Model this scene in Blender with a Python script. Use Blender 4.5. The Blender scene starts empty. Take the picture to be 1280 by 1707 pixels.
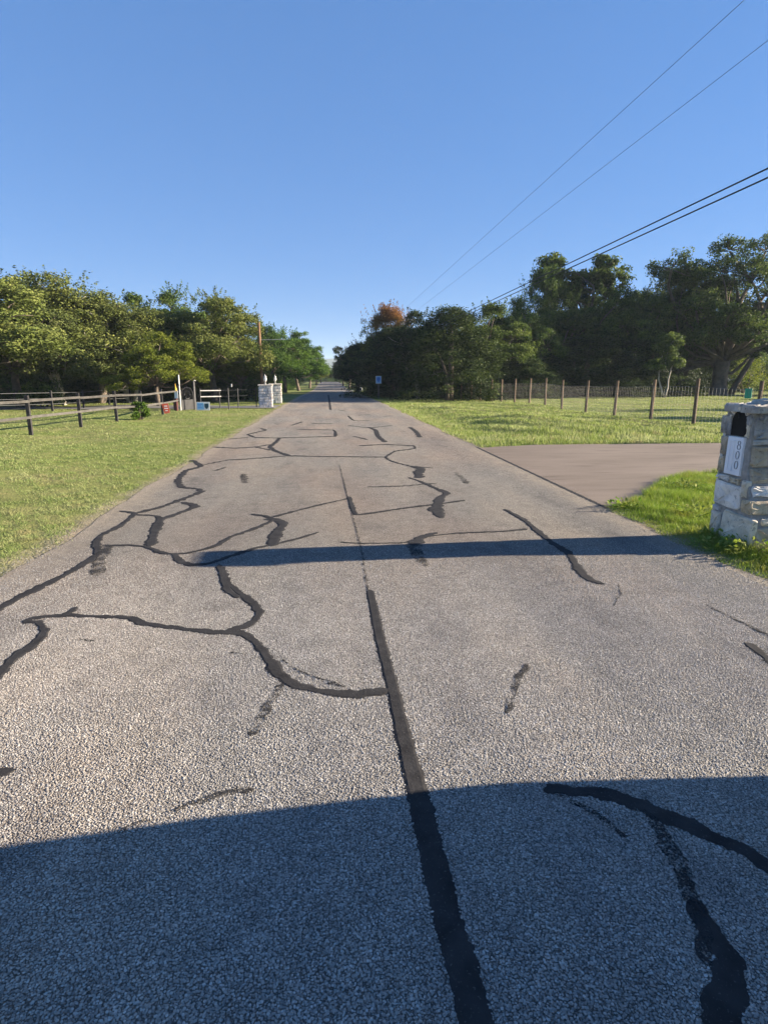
import bpy, math, random
import numpy as np

# ---------------------------------------------------------------- camera, sky, sun, exposure
SC = bpy.context.scene
COL = SC.collection
SUN_EL, SUN_AZ = math.radians(14.6), math.radians(87.7)      # azimuth clockwise from +Y (the road's direction)

cam_d = bpy.data.cameras.new('camera')
cam_d.sensor_fit = 'HORIZONTAL'; cam_d.sensor_width = 36.0
cam_d.lens = 36.0 * 1000 / 1280
cam_d.clip_start = 0.05; cam_d.clip_end = 9000
cam = bpy.data.objects.new('camera', cam_d); COL.objects.link(cam)
cam.location = (0, 0, 1.64)
cam.rotation_euler = (math.radians(90 - 12.5986), 0, math.radians(-5.1305))
SC.camera = cam

world = bpy.data.worlds.new('World'); SC.world = world; world.use_nodes = True
wn = world.node_tree
sky_n = wn.nodes.new('ShaderNodeTexSky'); sky_n.sky_type = 'NISHITA'; sky_n.sun_disc = False
sky_n.sun_elevation = SUN_EL; sky_n.sun_rotation = SUN_AZ
sky_n.altitude = 300; sky_n.air_density = 1.0; sky_n.dust_density = 0.1; sky_n.ozone_density = 3.0
g0 = wn.nodes.new('ShaderNodeMix'); g0.data_type = 'RGBA'; g0.blend_type = 'MULTIPLY'; g0.inputs[0].default_value = 1
g1 = wn.nodes.new('ShaderNodeGamma'); g1.inputs[1].default_value = 0.42                       # milder horizon-to-zenith contrast
g2 = wn.nodes.new('ShaderNodeMix'); g2.data_type = 'RGBA'; g2.blend_type = 'MULTIPLY'; g2.inputs[0].default_value = 1
g0.inputs[7].default_value = (.187, .187, .187, 1); g2.inputs[7].default_value = (.97, 2.05, 3.9, 1)
wn.links.new(sky_n.outputs[0], g0.inputs[6]); wn.links.new(g0.outputs[2], g1.inputs[0]); wn.links.new(g1.outputs[0], g2.inputs[6])
wn.links.new(g2.outputs[2], wn.nodes['Background'].inputs[0])
wn.nodes['Background'].inputs[1].default_value = 0.05

sun_d = bpy.data.lights.new('sun', 'SUN'); sun_d.energy = 5.0; sun_d.angle = math.radians(0.53)
sun_d.color = (1.0, 0.86, 0.68)
sun = bpy.data.objects.new('sun', sun_d); COL.objects.link(sun)
sun.location = (60, 0, 40)
sun.rotation_euler = (math.pi / 2 - SUN_EL, 0, math.pi - SUN_AZ)

vs = SC.view_settings
vs.view_transform = 'Standard'; vs.look = 'None'; vs.gamma = 1.0; vs.exposure = 2.16
vs.use_curve_mapping = False
SC.cycles.max_bounces = 4; SC.cycles.diffuse_bounces = 2; SC.cycles.transparent_max_bounces = 12
SC.cycles.volume_bounces = 1

rng = np.random.default_rng(7)
random.seed(7)
SEALS=[
(0,0.066,0.1,[(0.289, 4.49), (0.293, 4.155), (0.294, 3.626), (0.305, 3.206), (0.312, 2.929), (0.314, 2.585), (0.32, 2.263), (0.326, 2.038), (0.331, 1.763), (0.334, 1.523), (0.346, 1.365), (0.349, 1.216), (0.354, 1.017)]),
(0,0.07,0.05,[(0.283, 2.931), (0.132, 2.894), (0.005, 2.918), (-0.123, 2.968), (-0.222, 3.029), (-0.313, 3.153), (-0.404, 3.386), (-0.501, 3.606), (-0.616, 3.755), (-0.734, 3.766), (-0.836, 3.794), (-1.026, 3.86), (-1.29, 3.965), (-1.426, 4.082), (-1.664, 4.125), (-1.884, 4.167), (-2.075, 4.14), (-2.13, 4.071)]),
(0,0.07,0.05,[(-0.716, 3.774), (-0.61, 3.853), (-0.541, 3.949), (-0.531, 4.113), (-0.604, 4.296), (-0.754, 4.57), (-0.87, 4.795), (-0.979, 5.208)]),
(0,0.05,0.09,[(-2.135, 4.082), (-2.026, 4.051), (-1.922, 3.921), (-1.883, 3.766), (-1.895, 3.627), (-1.913, 3.482), (-1.897, 3.316), (-1.89, 3.064), (-1.948, 2.814), (-2.067, 2.553)]),
(0,0.07,0.06,[(-1.892, 4.146), (-1.873, 4.326)]),
(0,0.06,0.085,[(-2.656, 7.658), (-2.425, 7.499), (-2.391, 6.846), (-2.448, 6.45), (-2.394, 6.134), (-2.223, 5.692), (-2.257, 5.204), (-2.327, 4.852), (-2.395, 4.558), (-2.421, 4.352), (-2.474, 4.071), (-2.636, 3.563)]),
(1,0.15,0.1,[(-2.272, 6.055), (-2.129, 5.491), (-1.991, 5.05)]),
(0,0.12,0.09,[(-2.818, 12.504), (-2.458, 11.614), (-2.603, 11.02), (-2.504, 10.027), (-2.295, 9.337), (-2.005, 9.157), (-1.909, 8.903), (-2.046, 8.374), (-2.197, 7.87), (-2.425, 7.499)]),
(0,0.05,0.06,[(-2.262, 6.01), (-2.03, 6.011), (-1.831, 5.927), (-1.626, 5.699), (-1.473, 5.645), (-1.32, 5.712), (-1.157, 5.91), (-1.062, 6.251), (-0.906, 6.493), (-0.771, 6.758), (-0.69, 6.989), (-0.779, 7.186), (-0.991, 7.337)]),
(0,0.06,0.11,[(-2.389, 7.429), (-2.129, 7.34), (-2.013, 7.17), (-1.878, 7.484), (-1.769, 7.832), (-1.841, 7.991), (-2.022, 8.165)]),
(0,0.11,0.09,[(-2.036, 7.203), (-1.936, 6.586), (-1.808, 5.947)]),
(0,0.07,0.04,[(-1.507, 5.648), (-1.374, 5.387), (-1.245, 5.285), (-1.105, 5.326), (-0.951, 5.538), (-0.758, 5.788), (-0.565, 5.924), (-0.334, 6.137), (-0.137, 6.371)]),
(0,0.1,0.12,[(-0.799, 7.029), (-0.671, 7.018), (-0.556, 6.797), (-0.599, 6.335), (-0.599, 5.838)]),
(0,0.06,0.045,[(-0.704, 7.147), (-0.398, 7.526), (-0.097, 7.873), (0.25, 8.211)]),
(0,0.06,0.06,[(0.255, 8.341), (0.271, 7.649), (0.305, 7.187), (0.518, 7.269), (0.947, 7.514), (1.294, 7.671), (1.577, 7.802), (1.83, 7.942)]),
(0,0.05,0.06,[(-1.014, 5.264), (-0.936, 4.955), (-0.825, 4.576), (-0.717, 4.407)]),
(0,0.06,0.045,[(-2.475, 11.696), (-2.085, 12.439), (-1.682, 12.589), (-0.908, 13.012), (-0.135, 12.841), (1.184, 12.623)]),
(0,0.13,0.1,[(-0.87, 13.009), (-1.24, 13.914), (-1.459, 14.796), (-1.409, 15.916), (-1.405, 17.047)]),
(0,0.05,0.06,[(-2.842, 14.921), (-2.293, 14.614), (-1.823, 14.829), (-1.51, 15.343)]),
(0,0.05,0.08,[(-1.823, 14.829), (-1.319, 14.038)]),
(0,0.05,0.05,[(-2.79, 16.832), (-2.281, 17.3)]),
(0,0.1,0.08,[(-2.437, 18.243), (-2.112, 17.285), (-1.506, 17.056), (-0.844, 17.171), (0.14, 17.443), (0.167, 18.409)]),
(0,0.1,0.1,[(-2.437, 18.243), (-2.227, 19.041), (-2.053, 19.688), (-2.304, 20.42)]),
(0,0.07,0.08,[(-1.084, 19.832), (0.121, 19.493), (0.155, 17.259)]),
(0,0.05,0.06,[(-2.095, 10.974), (-1.954, 11.41)]),
(0,0.05,0.06,[(0.708, 14.868), (1.385, 15.083), (2.041, 14.748), (2.027, 14.226), (1.866, 13.993), (1.49, 13.669), (1.172, 12.624), (1.232, 11.959), (1.397, 11.512), (1.584, 11.171), (1.886, 10.988)]),
(0,0.2,0.16,[(1.595, 11.25), (1.663, 10.857), (1.546, 10.435), (1.491, 9.851)]),
(0,0.06,0.16,[(1.308, 9.929), (1.437, 9.554), (1.577, 8.938), (1.685, 8.485), (1.532, 8.182), (1.382, 7.625), (1.258, 7.272)]),
(0,0.16,0.09,[(1.41, 7.738), (1.321, 7.197), (1.312, 6.902)]),
(0,0.045,0.07,[(0.556, 9.081), (1.148, 9.134), (1.471, 9.267), (1.66, 9.306)]),
(1,0.08,0.1,[(2.213, 10.375), (2.206, 9.849), (2.152, 9.206)]),
(0,0.14,0.14,[(2.723, 20.471), (2.694, 18.815), (2.537, 16.867)]),
(0,0.018,0.05,[(0.083, 5.934), (0.295, 5.869), (0.716, 5.854), (0.878, 5.956), (1.032, 6.088), (1.363, 6.185), (1.857, 6.219), (2.172, 6.297)]),
(0,0.05,0.18,[(1.135, 6.231), (0.92, 6.024), (0.822, 5.777)]),
(1,0.19,0.05,[(0.819, 5.845), (0.804, 5.361), (0.836, 5.063)]),
(0,0.06,0.075,[(2.207, 7.328), (2.269, 6.723), (2.247, 6.237), (2.233, 5.741), (2.254, 5.35), (2.138, 4.792), (2.131, 4.556), (2.205, 4.46)]),
(0,0.07,0.07,[(0.645, 21.458), (1.298, 20.345), (2.234, 21.316)]),
(0,0.15,0.14,[(1.314, 20.597), (1.468, 19.372), (1.382, 17.331), (1.438, 15.66)]),
(0,0.09,0.09,[(0.817, 27.001), (0.957, 23.896), (1.57, 23.841)]),
(0,0.07,0.07,[(1.263, 27.403), (1.888, 27.804)]),
(0,0.07,0.07,[(2.321, 26.437), (2.81, 26.822)]),
(0,0.09,0.09,[(0.441, 32.212), (0.789, 30.995)]),
(0,0.12,0.12,[(-0.097, 66.135), (0.011, 45.127), (0.062, 32.246)]),
(0,0.07,0.07,[(-0.671, 22.44), (0.165, 22.365)]),
(0,0.09,0.09,[(-1.346, 21.637), (-1.042, 23.408)]),
(0,0.06,0.1,[(0.657, 17.396), (0.871, 16.842), (1.007, 16.326)]),
(1,0.02,0.05,[(2.748, 3.959), (2.769, 3.749), (2.829, 3.362), (2.877, 2.902)]),
(0,0.07,0.06,[(2.588, 3.311), (2.609, 3.274), (2.587, 3.158), (2.568, 2.973), (2.53, 2.548)]),
(0,0.062,0.07,[(0.837, 2.073), (0.946, 2.056), (1.044, 2.037), (1.141, 1.989), (1.228, 1.906), (1.332, 1.805), (1.419, 1.713), (1.474, 1.626), (1.518, 1.518), (1.555, 1.351)]),
(1,0.05,0.06,[(1.192, 1.926), (1.191, 1.815), (1.181, 1.714), (1.157, 1.611)]),
(0,0.04,0.115,[(1.132, 1.529), (1.117, 1.453), (1.12, 1.386), (1.116, 1.314), (1.055, 1.229), (0.98, 1.149), (0.894, 1.042), (0.78, 0.923)]),
(1,0.05,0.05,[(1.17, 1.661), (1.127, 1.495), (1.097, 1.392), (1.043, 1.302)]),
(1,0.03,0.02,[(0.879, 2.051), (0.98, 1.938), (1.054, 1.791)]),
(0,0.05,0.062,[(-1.561, 2.368), (-1.479, 2.372), (-1.42, 2.383), (-1.367, 2.39)]),
(1,0.06,0.05,[(-0.282, 3.047), (-0.346, 2.806), (-0.397, 2.559)]),
(1,0.05,0.03,[(1.135, 3.162), (1.008, 2.965), (0.855, 2.642)]),
(1,0.035,0.015,[(-0.332, 2.175), (-0.439, 2.17), (-0.57, 2.118), (-0.699, 2.044), (-0.807, 2.003)]),
(1,0.02,0.02,[(-0.043, 3.026), (0.055, 2.984)]),
(1,0.012,0.012,[(-0.311, 3.338), (-0.179, 3.162), (0.055, 2.984)]),
(1,0.01,0.016,[(0.175, 11.539), (0.235, 8.255), (0.284, 5.893), (0.278, 4.477)]),
(1,0.12,0.1,[(-1.529, 10.575), (-1.355, 9.577)]),
(1,0.02,0.02,[(-0.628, 3.463), (-0.524, 3.413)]),
(1,0.02,0.02,[(-1.63, 3.744), (-1.516, 3.697)]),
(1,0.008,0.008,[(2.306, 4.436), (2.231, 4.234), (2.055, 3.997)])]
TREES=[
(-19.22,35,7.11,7.35,'oak0','olive','olive live oak at the far left end of the black rail fence'),
(-18.17,38,6.78,5.7,'oak1','olive','olive-green oak behind the leftmost rail fence post'),
(-17.07,41,7.71,5.74,'airy0','olive','tall feathery olive tree with wispy top, left part of the picture'),
(-15.1,42,6.95,5.46,'airy1','olive','feathery olive tree right of the tall wispy-topped one'),
(-13.32,43,6.36,5.16,'airy0','olive','lower olive tree between the wispy-topped trees and the dark oak'),
(-9.93,37,4.14,3.88,'oak2','yellow','low yellow-green oak leaning out over the fence end'),
(-11.02,47,7.82,4.93,'oak1','dark','dark oak with spiky top behind the arched gate'),
(-8.13,45,7.27,5.85,'oak0','olive','broad olive oak behind the blue and white yard sign'),
(-6.59,47,4.42,3.76,'oak2','olive','olive oak left of the utility pole, low crown'),
(-17.45,62,8.24,5.58,'oak0','green','bright green oak showing between the olive trees and the dark oak'),
(-7.52,70,7.45,5.6,'oak1','green','green oak standing right behind the utility pole'),
(-5.93,82,7.72,6.56,'oak0','green','tallest green oak right of the utility pole'),
(-4.83,102,7.72,6.32,'oak2','green','green oak along the left road edge, beyond the tallest one'),
(-4.05,128,7.16,5.89,'oak1','green','smaller green oak farther along the left road edge'),
(-3.24,158,6.39,5.37,'oak0','yellow','yellowish green tree near the far end of the left tree row'),
(-2.48,190,5.58,4.94,'oak2','green','last small green tree of the left row before the crest'),
(13.78,52,7.65,5.46,'oak1','dark','dark oak behind the first shaded posts of the wire fence'),
(9.12,46,6.67,5.52,'cedar0','deep','dark juniper at the near corner of the right wood'),
(7.39,50,6.81,5.0,'oak2','deep','dark oak with two pale trunks at the wood edge'),
(5.65,58,8.24,3.6,'airy1','rust','tree with rust-orange top rising above the right wood'),
(5.63,54,5.81,4.86,'cedar1','deep','dark juniper behind the blue and white road sign'),
(4.46,66,6.23,4.75,'oak0','deep','dark oak on the right road edge beyond the blue sign'),
(3.96,84,6.22,4.37,'oak1','deep','dark oak leaning toward the road on the right, farther on'),
(3.73,118,6.75,4.25,'oak2','deep','dark tree farther along the right road edge'),
(3.42,150,6.45,4.2,'oak0','deep','dark tree near the far end of the right tree row'),
(3.39,190,5.95,3.8,'oak1','deep','last dark tree of the right row before the crest'),
(17.37,56,8.7,5.6,'oak2','dark','oak with sunlit side clumps behind the middle of the wire fence'),
(22.26,63,12.56,3.78,'airy1','dark','pointed tall tree just left of the clumpy-topped tree'),
(26.97,65,14.03,6.83,'clumpy','dark','tall tree whose bare forks carry separate leaf clumps against the sky'),
(24.1,62,10.14,6.51,'oak2','dark','round dark oak below the clumpy-topped tree'),
(29.1,63,10.8,6.61,'oak1','dark','wide dark oak right of the clumpy-topped tree'),
(30.71,60,9.85,6.0,'oak0','dark','dark oak behind the thin pale-stemmed sapling'),
(35.96,64,12.58,6.4,'oak2','dark','taller dark oak left of the great live oak'),
(37.76,62,10.31,5.89,'oak1','dark','dark oak directly left of the great live oak trunk'),
(18.35,56,5.09,6.72,'cedar0','deep','low dark juniper behind the middle fence posts'),
(24.33,56,5.45,7.28,'cedar1','deep','low dark juniper right of the middle fence posts'),
(29.74,58,5.27,6.96,'cedar0','deep','low dark juniper left of the pale-stemmed sapling')]

# ---------------------------------------------------------------- helpers
def tag(o, label=None, cat=None, group=None, kind=None):
    if label: o['label'] = label
    if cat: o['category'] = cat
    if group: o['group'] = group
    if kind: o['kind'] = kind
    return o

def link(name, me, mat=None, parent=None):
    o = bpy.data.objects.new(name, me); COL.objects.link(o)
    if mat is not None and len(me.materials) == 0: me.materials.append(mat)
    if parent is not None: o.parent = parent
    return o

def empty(name, loc, rz=0.0):
    o = bpy.data.objects.new(name, None); COL.objects.link(o)
    o.location = loc; o.rotation_euler = (0, 0, rz); o.empty_display_size = .2
    return o

def npmesh(name, V, nper, attr=None, smooth=False):
    """V: (faces*nper,3) vertices, every nper of them one face; attr: one float per vertex."""
    V = np.ascontiguousarray(V, dtype=np.float32)
    n = len(V); m = n // nper
    me = bpy.data.meshes.new(name)
    me.vertices.add(n); me.loops.add(n); me.polygons.add(m)
    me.vertices.foreach_set('co', V.ravel())
    me.loops.foreach_set('vertex_index', np.arange(n, dtype=np.int32))
    me.polygons.foreach_set('loop_start', np.arange(0, n, nper, dtype=np.int32))
    me.update(calc_edges=True)
    if attr is not None:
        a = me.attributes.new('tint', 'FLOAT', 'POINT'); a.data.foreach_set('value', np.asarray(attr, dtype=np.float32))
    if smooth: me.polygons.foreach_set('use_smooth', np.ones(m, dtype=bool))
    return me

class MB:
    def __init__(s): s.v = []; s.f = []
    def add(s, vs_, fs):
        b = len(s.v); s.v += [tuple(map(float, p)) for p in vs_]; s.f += [tuple(b + i for i in f) for f in fs]; return s
    def box(s, c, d, rz=0.0, tilt=None):
        x, y, z = d[0] / 2, d[1] / 2, d[2] / 2; p = []
        for k in range(8):
            q = [(x if k & 1 else -x), (y if k & 2 else -y), (z if k & 4 else -z)]
            if tilt: q[0] += q[2] * tilt[0]; q[1] += q[2] * tilt[1]
            cr, sr = math.cos(rz), math.sin(rz)
            p.append((c[0] + q[0] * cr - q[1] * sr, c[1] + q[0] * sr + q[1] * cr, c[2] + q[2]))
        return s.add(p, [(0, 2, 3, 1), (4, 5, 7, 6), (0, 1, 5, 4), (2, 6, 7, 3), (0, 4, 6, 2), (1, 3, 7, 5)])
    def tube(s, pts, rad, n=8, cap=True):
        pts = [np.array(p, float) for p in pts]
        if not hasattr(rad, '__len__'): rad = [rad] * len(pts)
        V = []; F = []; ref = np.array((0.31, 0.17, 0.93))
        for i, p in enumerate(pts):
            t = pts[min(i + 1, len(pts) - 1)] - pts[max(i - 1, 0)]; t = t / (np.linalg.norm(t) + 1e-9)
            r = ref if abs(t @ ref) < .95 else np.array((1., 0, 0))
            a = np.cross(t, r); a /= np.linalg.norm(a); b = np.cross(t, a)
            for k in range(n):
                w = 2 * math.pi * k / n
                V.append(p + rad[i] * (math.cos(w) * a + math.sin(w) * b))
        for i in range(len(pts) - 1):
            for k in range(n):
                k2 = (k + 1) % n
                F.append((i * n + k, i * n + k2, (i + 1) * n + k2, (i + 1) * n + k))
        if cap: F.append(tuple(range(n - 1, -1, -1))); F.append(tuple((len(pts) - 1) * n + k for k in range(n)))
        return s.add(V, F)
    def lathe(s, prof, c=(0, 0, 0), n=16, axis='z'):
        V = []; F = []
        for r, z in prof:
            for k in range(n):
                w = 2 * math.pi * k / n
                p = (r * math.cos(w), r * math.sin(w), z)
                if axis == 'x': p = (p[2], p[0], p[1])
                V.append((c[0] + p[0], c[1] + p[1], c[2] + p[2]))
        for i in range(len(prof) - 1):
            for k in range(n):
                k2 = (k + 1) % n
                F.append((i * n + k, i * n + k2, (i + 1) * n + k2, (i + 1) * n + k))
        F.append(tuple(range(n - 1, -1, -1))); F.append(tuple((len(prof) - 1) * n + k for k in range(n)))
        return s.add(V, F)
    def prism(s, poly, x0, x1, axis='x'):
        """poly in the plane across the axis; for 'x' the points are (y, z), for 'y' (x, z), for 'z' (x, y)."""
        n = len(poly)
        def pt(a, p): return {'x': (a, p[0], p[1]), 'y': (p[0], a, p[1]), 'z': (p[0], p[1], a)}[axis]
        V = [pt(x0, p) for p in poly] + [pt(x1, p) for p in poly]
        F = [tuple(range(n - 1, -1, -1)), tuple(range(n, 2 * n))]
        for k in range(n): F.append((k, (k + 1) % n, n + (k + 1) % n, n + k))
        return s.add(V, F)
    def mesh(s, name, smooth=False):
        me = bpy.data.meshes.new(name); me.from_pydata(s.v, [], s.f); me.update()
        if smooth: me.polygons.foreach_set('use_smooth', [True] * len(me.polygons))
        return me
    def build(s, name, mat, parent=None, smooth=False, bevel=0.0):
        o = link(name, s.mesh(name, smooth), mat, parent)
        if bevel:
            b = o.modifiers.new('bevel', 'BEVEL'); b.width = bevel; b.segments = 2; b.limit_method = 'ANGLE'
        return o

# ---------------------------------------------------------------- materials
def new_mat(name):
    m = bpy.data.materials.new(name); m.use_nodes = True
    nt = m.node_tree; return m, nt, nt.nodes['Principled BSDF']

class N:
    """small node-tree writer"""
    def __init__(s, nt): s.nt = nt
    def n(s, t, **kw):
        o = s.nt.nodes.new('ShaderNode' + t)
        for k, v in kw.items(): setattr(o, k, v)
        return o
    def link(s, a, b): s.nt.links.new(a, b)
    def val(s, sock, v):
        if hasattr(v, 'is_output') or isinstance(v, bpy.types.NodeSocket): s.link(v, sock)
        else: sock.default_value = v
    def coord(s, kind='Object'): return s.n('TexCoord').outputs[kind]
    def pos(s): return s.n('NewGeometry').outputs['Position']
    def noise(s, vec, scale, detail=4, rough=.55, out='Fac', w=None):
        o = s.n('TexNoise'); s.link(vec, o.inputs['Vector']); o.inputs['Scale'].default_value = scale
        o.inputs['Detail'].default_value = detail; o.inputs['Roughness'].default_value = rough
        return o.outputs[out]
    def voro(s, vec, scale, feature='F1', out='Distance'):
        o = s.n('TexVoronoi', feature=feature); s.link(vec, o.inputs['Vector']); o.inputs['Scale'].default_value = scale
        return o.outputs[out]
    def ramp(s, fac, stops):
        o = s.n('ValToRGB'); e = o.color_ramp.elements
        while len(e) < len(stops): e.new(0.5)
        for k, (p, c) in enumerate(stops):
            e[k].position = p; e[k].color = (*c, 1) if len(c) == 3 else c
        s.link(fac, o.inputs[0]); return o.outputs[0]
    def g(s, v): return (v, v, v)
    def mix(s, fac, a, b, mode='MIX'):
        o = s.n('Mix', data_type='RGBA', blend_type=mode)
        s.val(o.inputs[0], fac)
        for sock, v in ((o.inputs[6], a), (o.inputs[7], b)):
            if isinstance(v, tuple): sock.default_value = (*v, 1) if len(v) == 3 else v
            else: s.link(v, sock)
        return o.outputs[2]
    def math(s, op, a, b=0.0, c=None):
        o = s.n('Math', operation=op); s.val(o.inputs[0], a); s.val(o.inputs[1], b)
        if c is not None: s.val(o.inputs[2], c)
        return o.outputs[0]
    def mapr(s, v, a, b, c=0., d=1.):
        o = s.n('MapRange'); s.val(o.inputs[0], v)
        for k, q in enumerate((a, b, c, d)): o.inputs[k + 1].default_value = q
        return o.outputs[0]
    def bump(s, h, strength, dist, normal=None):
        o = s.n('Bump'); o.inputs['Strength'].default_value = strength; o.inputs['Distance'].default_value = dist
        s.link(h, o.inputs['Height'])
        if normal: s.link(normal, o.inputs['Normal'])
        return o.outputs[0]
    def scale(s, vec, v):
        o = s.n('Mapping'); s.link(vec, o.inputs[0]); o.inputs['Scale'].default_value = v; return o.outputs[0]

def simple(name, col, rough=.7, var=.25, scale=8., metal=0., bump=0.0, bscale=40., spec=.3, rand=0.0):
    m, nt, p = new_mat(name); k = N(nt); co = k.coord()
    f = k.noise(co, scale, 5)
    lo = tuple(c * (1 - var) for c in col); hi = tuple(min(1, c * (1 + var)) for c in col)
    c = k.ramp(f, [(.3, lo), (.7, hi)])
    if rand:
        r = k.n('ObjectInfo').outputs['Random']
        c = k.mix(1.0, c, k.ramp(r, [(0, k.g(1 - rand)), (1, k.g(1 + rand))]), 'MULTIPLY')
    k.link(c, p.inputs['Base Color'])
    p.inputs['Roughness'].default_value = rough; p.inputs['Metallic'].default_value = metal
    p.inputs['Specular IOR Level'].default_value = spec
    if bump: k.link(k.bump(k.noise(co, bscale, 6), bump, .02), p.inputs['Normal'])
    return m

def wear(k, co, col):
    """polished wheel paths, binder-rich dark patches and mottling of the surface treatment"""
    sx = k.n('SeparateXYZ'); k.link(co, sx.inputs[0])
    wob = k.math('MULTIPLY', k.math('SUBTRACT', k.noise(k.scale(co, (.3, .3, 1)), 1.2, 3), .5), .5)
    for x0, w, g_ in ((-1.55, .45, .10), (-.15, .35, .07), (1.05, .42, .12), (2.35, .40, .08)):
        d = k.math('ABSOLUTE', k.math('ADD', k.math('SUBTRACT', sx.outputs[0], x0), wob))
        col = k.mix(1.0, col, k.mix(k.mapr(d, 0, w, 1, 0), (1, 1, 1), (1 + g_, 1 + g_ * .95, 1 + g_ * .85)), 'MULTIPLY')
    col = k.mix(1.0, col, k.mix(k.mapr(k.noise(k.scale(co, (1, .45, 1)), 1.9, 6, .6), .55, .72), (1, 1, 1), (.70, .70, .72)), 'MULTIPLY')
    return k.mix(1.0, col, k.ramp(k.noise(co, 5.5, 5, .6), [(.28, k.g(.84)), (.72, k.g(1.14))]), 'MULTIPLY')

def road_mat():
    m, nt, p = new_mat('chip_seal'); k = N(nt); co = k.pos()
    # single stones of the surface treatment (about 1 cm), darker binder between them
    v1 = k.n('TexVoronoi', feature='F1'); k.link(co, v1.inputs['Vector']); v1.inputs['Scale'].default_value = 115
    edge = k.voro(co, 115, 'DISTANCE_TO_EDGE')
    stone = k.ramp(k.n('SeparateColor').outputs[0], [(0, k.g(0)), (1, k.g(1))])
    sep = [n for n in nt.nodes if n.bl_idname == 'ShaderNodeSeparateColor'][0]; k.link(v1.outputs['Color'], sep.inputs[0])
    stone = k.ramp(sep.outputs[0], [(0., (.165, .154, .138)), (.35, (.25, .234, .208)), (.7, (.31, .291, .258)), (1., (.38, .36, .325))])
    gap = k.mapr(edge, 0.0, 0.22, 0., 1.)
    near = k.mix(gap, (.07, .064, .058), stone)
    # worn lanes, red and grey patches, stains
    big = k.noise(k.scale(co, (1, .25, 1)), .9, 5)
    tone = k.ramp(big, [(.25, (.72, .73, .77)), (.5, (1, .995, .985)), (.75, (1.20, 1.13, 1.04))])
    col = k.mix(1.0, near, tone, 'MULTIPLY')
    col = wear(k, co, col)
    red = k.noise(k.scale(co, (1, .4, 1)), .45, 4)
    col = k.mix(1.0, col, k.ramp(red, [(.42, (1, 1, 1)), (.62, (1.1, .99, .93))]), 'MULTIPLY')
    sx = k.n('SeparateXYZ'); k.link(co, sx.inputs[0])
    # bleached, sandy rim next to the grass, noise-edged
    ex = k.math('ABSOLUTE', k.math('SUBTRACT', sx.outputs[0], .39))
    ed = k.mapr(k.math('ADD', ex, k.math('MULTIPLY', k.noise(co, 3.5, 5), .5)), 3.05, 3.5, 0, .75)
    col = k.mix(ed, col, k.ramp(k.noise(co, 60, 3), [(.3, (.25, .2, .14)), (.7, (.42, .36, .27))]))
    mott = k.noise(co, 14, 4)
    col = k.mix(1.0, col, k.ramp(mott, [(.25, k.g(.9)), (.75, k.g(1.1))]), 'MULTIPLY')
    k.link(col, p.inputs['Base Color'])
    p.inputs['Roughness'].default_value = .85; p.inputs['Specular IOR Level'].default_value = .25
    h = k.math('MULTIPLY', k.mapr(edge, 0, .35, 0, 1), k.math('ADD', sep.outputs[1], .4))
    k.link(k.bump(h, .9, .008), p.inputs['Normal'])
    return m

def stone_chip_mat():
    m, nt, p = new_mat('chip_stone'); k = N(nt)
    r = k.n('ObjectInfo').outputs['Random']
    c = k.ramp(r, [(0, (.16, .150, .137)), (.3, (.248, .231, .207)), (.6, (.305, .284, .252)), (.85, (.35, .33, .297)), (1, (.44, .423, .392))])
    lum = k.noise(k.scale(k.pos(), (1, .25, 1)), .9, 5)
    c = k.mix(1.0, c, k.ramp(lum, [(.25, (.72, .73, .77)), (.5, (1, .995, .985)), (.75, (1.20, 1.13, 1.04))]), 'MULTIPLY')
    c = wear(k, k.pos(), c)
    k.link(c, p.inputs['Base Color']); p.inputs['Roughness'].default_value = .62; p.inputs['Specular IOR Level'].default_value = .4
    return m

def seal_mat(worn):
    m, nt, p = new_mat('tar_seal_worn' if worn else 'tar_seal'); k = N(nt); co = k.pos()
    c = k.ramp(k.noise(co, 9, 5), [(.3, (.022, .021, .021)), (.7, (.042, .040, .039))])
    c = k.mix(k.mapr(k.noise(co, 130, 3), .62, .75), c, (.10, .095, .09))
    k.link(c, p.inputs['Base Color']); p.inputs['Roughness'].default_value = .85
    p.inputs['Specular IOR Level'].default_value = .12
    k.link(k.bump(k.noise(co, 60, 4), .35, .006), p.inputs['Normal'])
    if worn:
        fine = k.noise(co, 120, 2); co2 = k.noise(co, 7, 4)
        a = k.mapr(k.math('ADD', fine, k.math('MULTIPLY', co2, .7)), .80, .92, 0, .9)
        k.link(a, p.inputs['Alpha'])
    return m

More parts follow.
